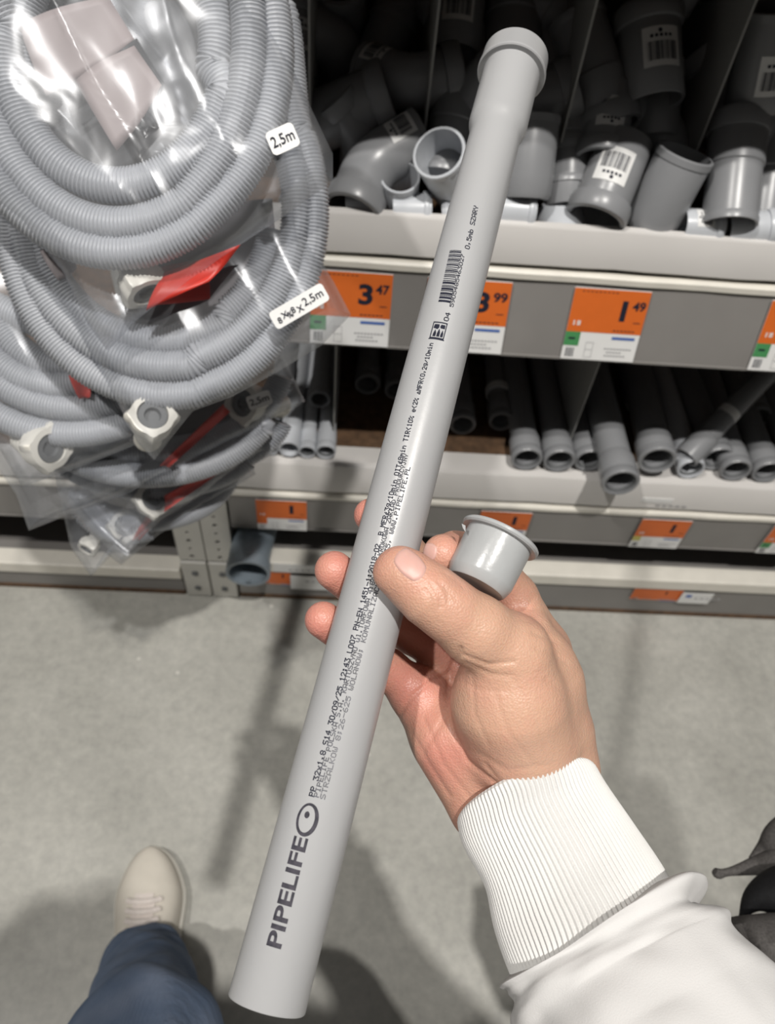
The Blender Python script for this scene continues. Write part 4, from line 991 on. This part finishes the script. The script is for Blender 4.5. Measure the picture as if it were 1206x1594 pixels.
SP = [(926, 1462, .356, .0460, .040), (942, 1492, .350, .0500, .043), (962, 1530, .343, .0520, .046), (1000, 1600, .330, .0600, .050), (1050, 1700, .315, .0640, .052), (1120, 1850, .30, .066, .056)]
sweep(SP, 90, 160, slv_r, 'sweatshirt_sleeve', M_SLV, person)

# rest of the sweatshirt, head and hair (behind the viewpoint)
el = W(1120, 1850, .30); el = np.array(el)
def torso(P):
    d = sd_seg(P, (-.03, -.32, .88), (-.03, -.27, 1.26), .145, .135)
    d = smin(d, sd_seg(P, (-.14, -.24, 1.34), (.08, -.24, 1.34), .09, .09), .06)
    d = smin(d, sd_seg(P, (.15, -.24, 1.36), (.27, -.16, 1.10), .07, .065), .05)
    d = smin(d, sd_seg(P, (.27, -.16, 1.10), tuple(el), .065, .060), .03)
    d = smin(d, sd_seg(P, (-.21, -.24, 1.36), (-.30, -.18, 1.08), .07, .06), .05)
    d = smin(d, sd_seg(P, (-.30, -.18, 1.08), (-.16, -.09, 1.29), .058, .045), .03)
    return d
tv, tf = surfnet(torso, (-.36, -.56, .66), (.44, .06, 1.5), .012); mesh_np('sweatshirt_body', tv, tf, M_SLV, person, PO)
def headf(P):
    P = P+np.array((.03, -.09, -.05), np.float32)
    d = sd_seg(P, (0, -.35, 1.44), (0, -.33, 1.52), .055, .055)
    d = smin(d, sd_seg(P, (0, -.34, 1.62), (0, -.31, 1.63), .085, .078), .03)
    d = smin(d, sd_seg(P, (0, -.29, 1.545), (0, -.27, 1.55), .045, .03), .04)
    d = smin(d, sd_seg(P, (0, -.232, 1.61), (0, -.215, 1.585), .006, .011), .012)
    for s in (-1, 1): d = smin(d, sd_seg(P, (s*.083, -.33, 1.62), (s*.083, -.33, 1.585), .012, .008), .008)
    return d
tv, tf = surfnet(headf, (-.15, -.37, 1.45), (.09, -.09, 1.79), .007); mesh_np('head', tv, tf, M_SKIN, person, PO)
def hairf(P):
    P = P+np.array((.03, -.09, -.05), np.float32)
    return np.maximum(sd_seg(P, (0, -.35, 1.64), (0, -.325, 1.65), .092, .085), P[..., 1]*.6-P[..., 2]*.8+1.47)
tv, tf = surfnet(hairf, (-.15, -.38, 1.50), (.09, -.11, 1.82), .008); mesh_np('hair', tv, tf, M_HAIR, person, PO)

# jeans
def leg(P, s):
    return P
AN = np.array((-.256, .172, .095)); KN = np.array((-.165, .043, .500)); HP = np.array((-.10, -.30, .86))
def jeans(P):
    d = sd_seg(P, tuple(AN), tuple(AN+(KN-AN)*.42), .056, .060)
    d = smin(d, sd_seg(P, tuple(AN+(KN-AN)*.42), tuple(KN), .060, .058), .02)
    d = smin(d, sd_seg(P, tuple(KN), tuple(HP), .077, .10), .003)
    d = smin(d, sd_seg(P, tuple(HP), (.10, -.33, .88), .11, .11), .05)
    d = smin(d, sd_seg(P, (.10, -.33, .88), (.13, -.30, .48), .10, .07), .03)
    d = smin(d, sd_seg(P, (.13, -.30, .48), (.14, -.36, .10), .07, .055), .02)
    x, y, z = P[..., 0], P[..., 1], P[..., 2]
    d = d + .0035*np.sin(z*95+x*30+np.sin(x*50+y*20)*1.2)*np.clip(1.6-z*3, 0.15, 1)+.0025*np.sin(x*70-z*40)
    return np.maximum(d, .07-z+.10*(y-.2)*0)
tv, tf = surfnet(jeans, (-.36, -.50, .05), (.30, .31, 1.0), .006); mesh_np('jeans', tv, tf, M_JEAN, person, PO)

# shoes
def shoe(toe, heel, name_first=True):
    toe = Vector(toe); heel = Vector(heel); ln = (toe-heel).length; d = (toe-heel).normalized(); s = Vector((d.y, -d.x, 0)); Z = Vector((0, 0, 1))
    wid = [(0, .030, .060), (.02, .034, .075), (.10, .039, .085), (.25, .040, .088), (.40, .042, .082), (.55, .048, .066), (.70, .052, .054), (.80, .047, .047), (.89, .037, .040), (.95, .026, .033), (.985, .014, .026), (1.0, .004, .018)]
    S = spline(wid, 60); mb = MB(); rr = []; ns = 40
    for t, w_, h_ in S:
        t = min(max(t, 0), 1); w_ = max(w_, .003); row = []
        for k in range(ns):
            a_ = 2*math.pi*k/ns; c, q = math.cos(a_), math.sin(a_)
            x = w_*abs(c)**.8*(1 if c > 0 else -1); z = (h_ if q > 0 else .008)*abs(q)**.75*(1 if q > 0 else -1)+.018
            row.append(heel+d*(t*ln)+s*(x+.006*math.sin(t*3.1))+Z*z)
        rr.append(row)
    mb.rings(rr, cap=True); up = mb.build('shoe', M_SHOE, person, PO)
    mb = MB(); rr = []
    for t, w_, h_ in S:
        w2 = max(w_+.003, .004); tt = -.01+min(max(t, 0), 1)*1.02; cpt = heel+d*(tt*ln)+s*(.006*math.sin(t*3.1))
        rr.append([cpt+s*w2+Z*.001, cpt+s*(w2+.001)+Z*.02, cpt+s*(w2-.003)+Z*.024, cpt-s*(w2-.003)+Z*.024, cpt-s*(w2+.001)+Z*.02, cpt-s*w2+Z*.001])
    mb.rings(rr, cap=True); mb.build('sole', M_SOLE, up, PO)
    # tongue + eyestays + laces
    def top(t, u, e=0):
        k = int(np.argmin(np.abs(S[:, 0]-t))); w_, h_ = S[k][1], S[k][2]; cc_ = (abs(u)*.8)**1.25
        return heel+d*(t*ln)+s*(w_*u*.8+.006*math.sin(t*3.1))+Z*(.018+e+h_*math.sqrt(max(0, 1-cc_*cc_))**.75)
    mb = MB(); rr = []
    for i in range(13):
        t = .36+.34*i/12; rr.append([top(t, u*.42*(1 if i < 11 else .8), .0025) for u in np.linspace(-1, 1, 9)])
    mb.rings(rr, wrap=False); mb.build('tongue', M_LACE, up, PO, recalc=False)
    for i in range(5):
        t = .66-i*.055; mb = MB(); pth = [top(t-.012+.02*abs(u)**2, u*.62, .004+.003*(1-u*u)) for u in np.linspace(-1, 1, 14)]
        P_, T_, N_, B_ = frames(pth); mb.rings([ring(P_[j], N_[j], B_[j], .0026, 8, .0042) for j in range(14)], cap=True); mb.build('lace', M_LACE, up, PO)
shoe((-.2905, .352, 0), (-.268, .085, 0))
shoe((.165, -.17, 0), (.13, -.44, 0))

# ================================================================== DARK BAG AT THE RIGHT EDGE
bg = empty('shoulder_bag', W(1210, 1560, .62), 'dark grey fabric bag with a thin pointed strap, right edge beside the sleeve', 'bag'); BO = bg.location
n = Vector(R3[:, 2])
m = MB(); pl_ = [(1075, 1446), (1110, 1432), (1150, 1425), (1190, 1421), (1260, 1418), (1330, 1430), (1370, 1560), (1340, 1760), (1100, 1760), (1050, 1600)]
cen = Vector((1210, 1580)); rr = []
for h, s in ((.045, .35), (.035, .7), (.018, .92), (0, 1.0), (-.03, .98), (-.06, .8), (-.07, .3)):
    row = []
    for i in range(len(pl_)):
        for j in range(4):
            a_ = Vector(pl_[i]); b_ = Vector(pl_[(i+1) % len(pl_)]); q = a_+(b_-a_)*j/4; q = cen+(q-cen)*s; row.append(W(q.x, q.y, .62-h+.003*math.sin(i*1.3+j)))
    rr.append(row)
m.rings(rr, cap=True); m.build('bag_body', M_BAG, bg, BO)
m = MB(); S = spline([(1152, 1428, .66, .002), (1172, 1402, .66, .012), (1200, 1392, .66, .022), (1240, 1388, .66, .028), (1290, 1395, .66, .02)], 24)
Pq = [W(*q[:3]) for q in S]; P_, T_, N_, B_ = frames(Pq); m.rings([ring(P_[i], N_[i], B_[i], S[i][3], 20, S[i][3]*.8) for i in range(24)], cap=True); m.build('bag_flap', M_BAGB, bg, BO)
m = MB(); S = spline([(1112, 1356, .70, .0035), (1118, 1360, .70, .0045), (1130, 1358, .70, .0035), (1150, 1354, .70, .0050), (1180, 1347, .70, .0085), (1215, 1340, .69, .012), (1270, 1330, .68, .016)], 30)
Pq = [W(*q[:3]) for q in S]; P_, T_, N_, B_ = frames(Pq); m.rings([ring(P_[i], N_[i], B_[i], S[i][3], 20, S[i][3]) for i in range(30)], cap=True); m.build('strap', M_BAG, bg, BO)
m = MB(); S = spline([(1168, 1338, .705, .0025), (1190, 1322, .705, .008), (1215, 1305, .70, .016), (1260, 1290, .70, .025)], 20)
Pq = [W(*q[:3]) for q in S]; P_, T_, N_, B_ = frames(Pq); m.rings([ring(P_[i], N_[i], B_[i], S[i][3], 20, S[i][3]) for i in range(20)], cap=True); m.build('side_panel', M_BAG, bg, BO)
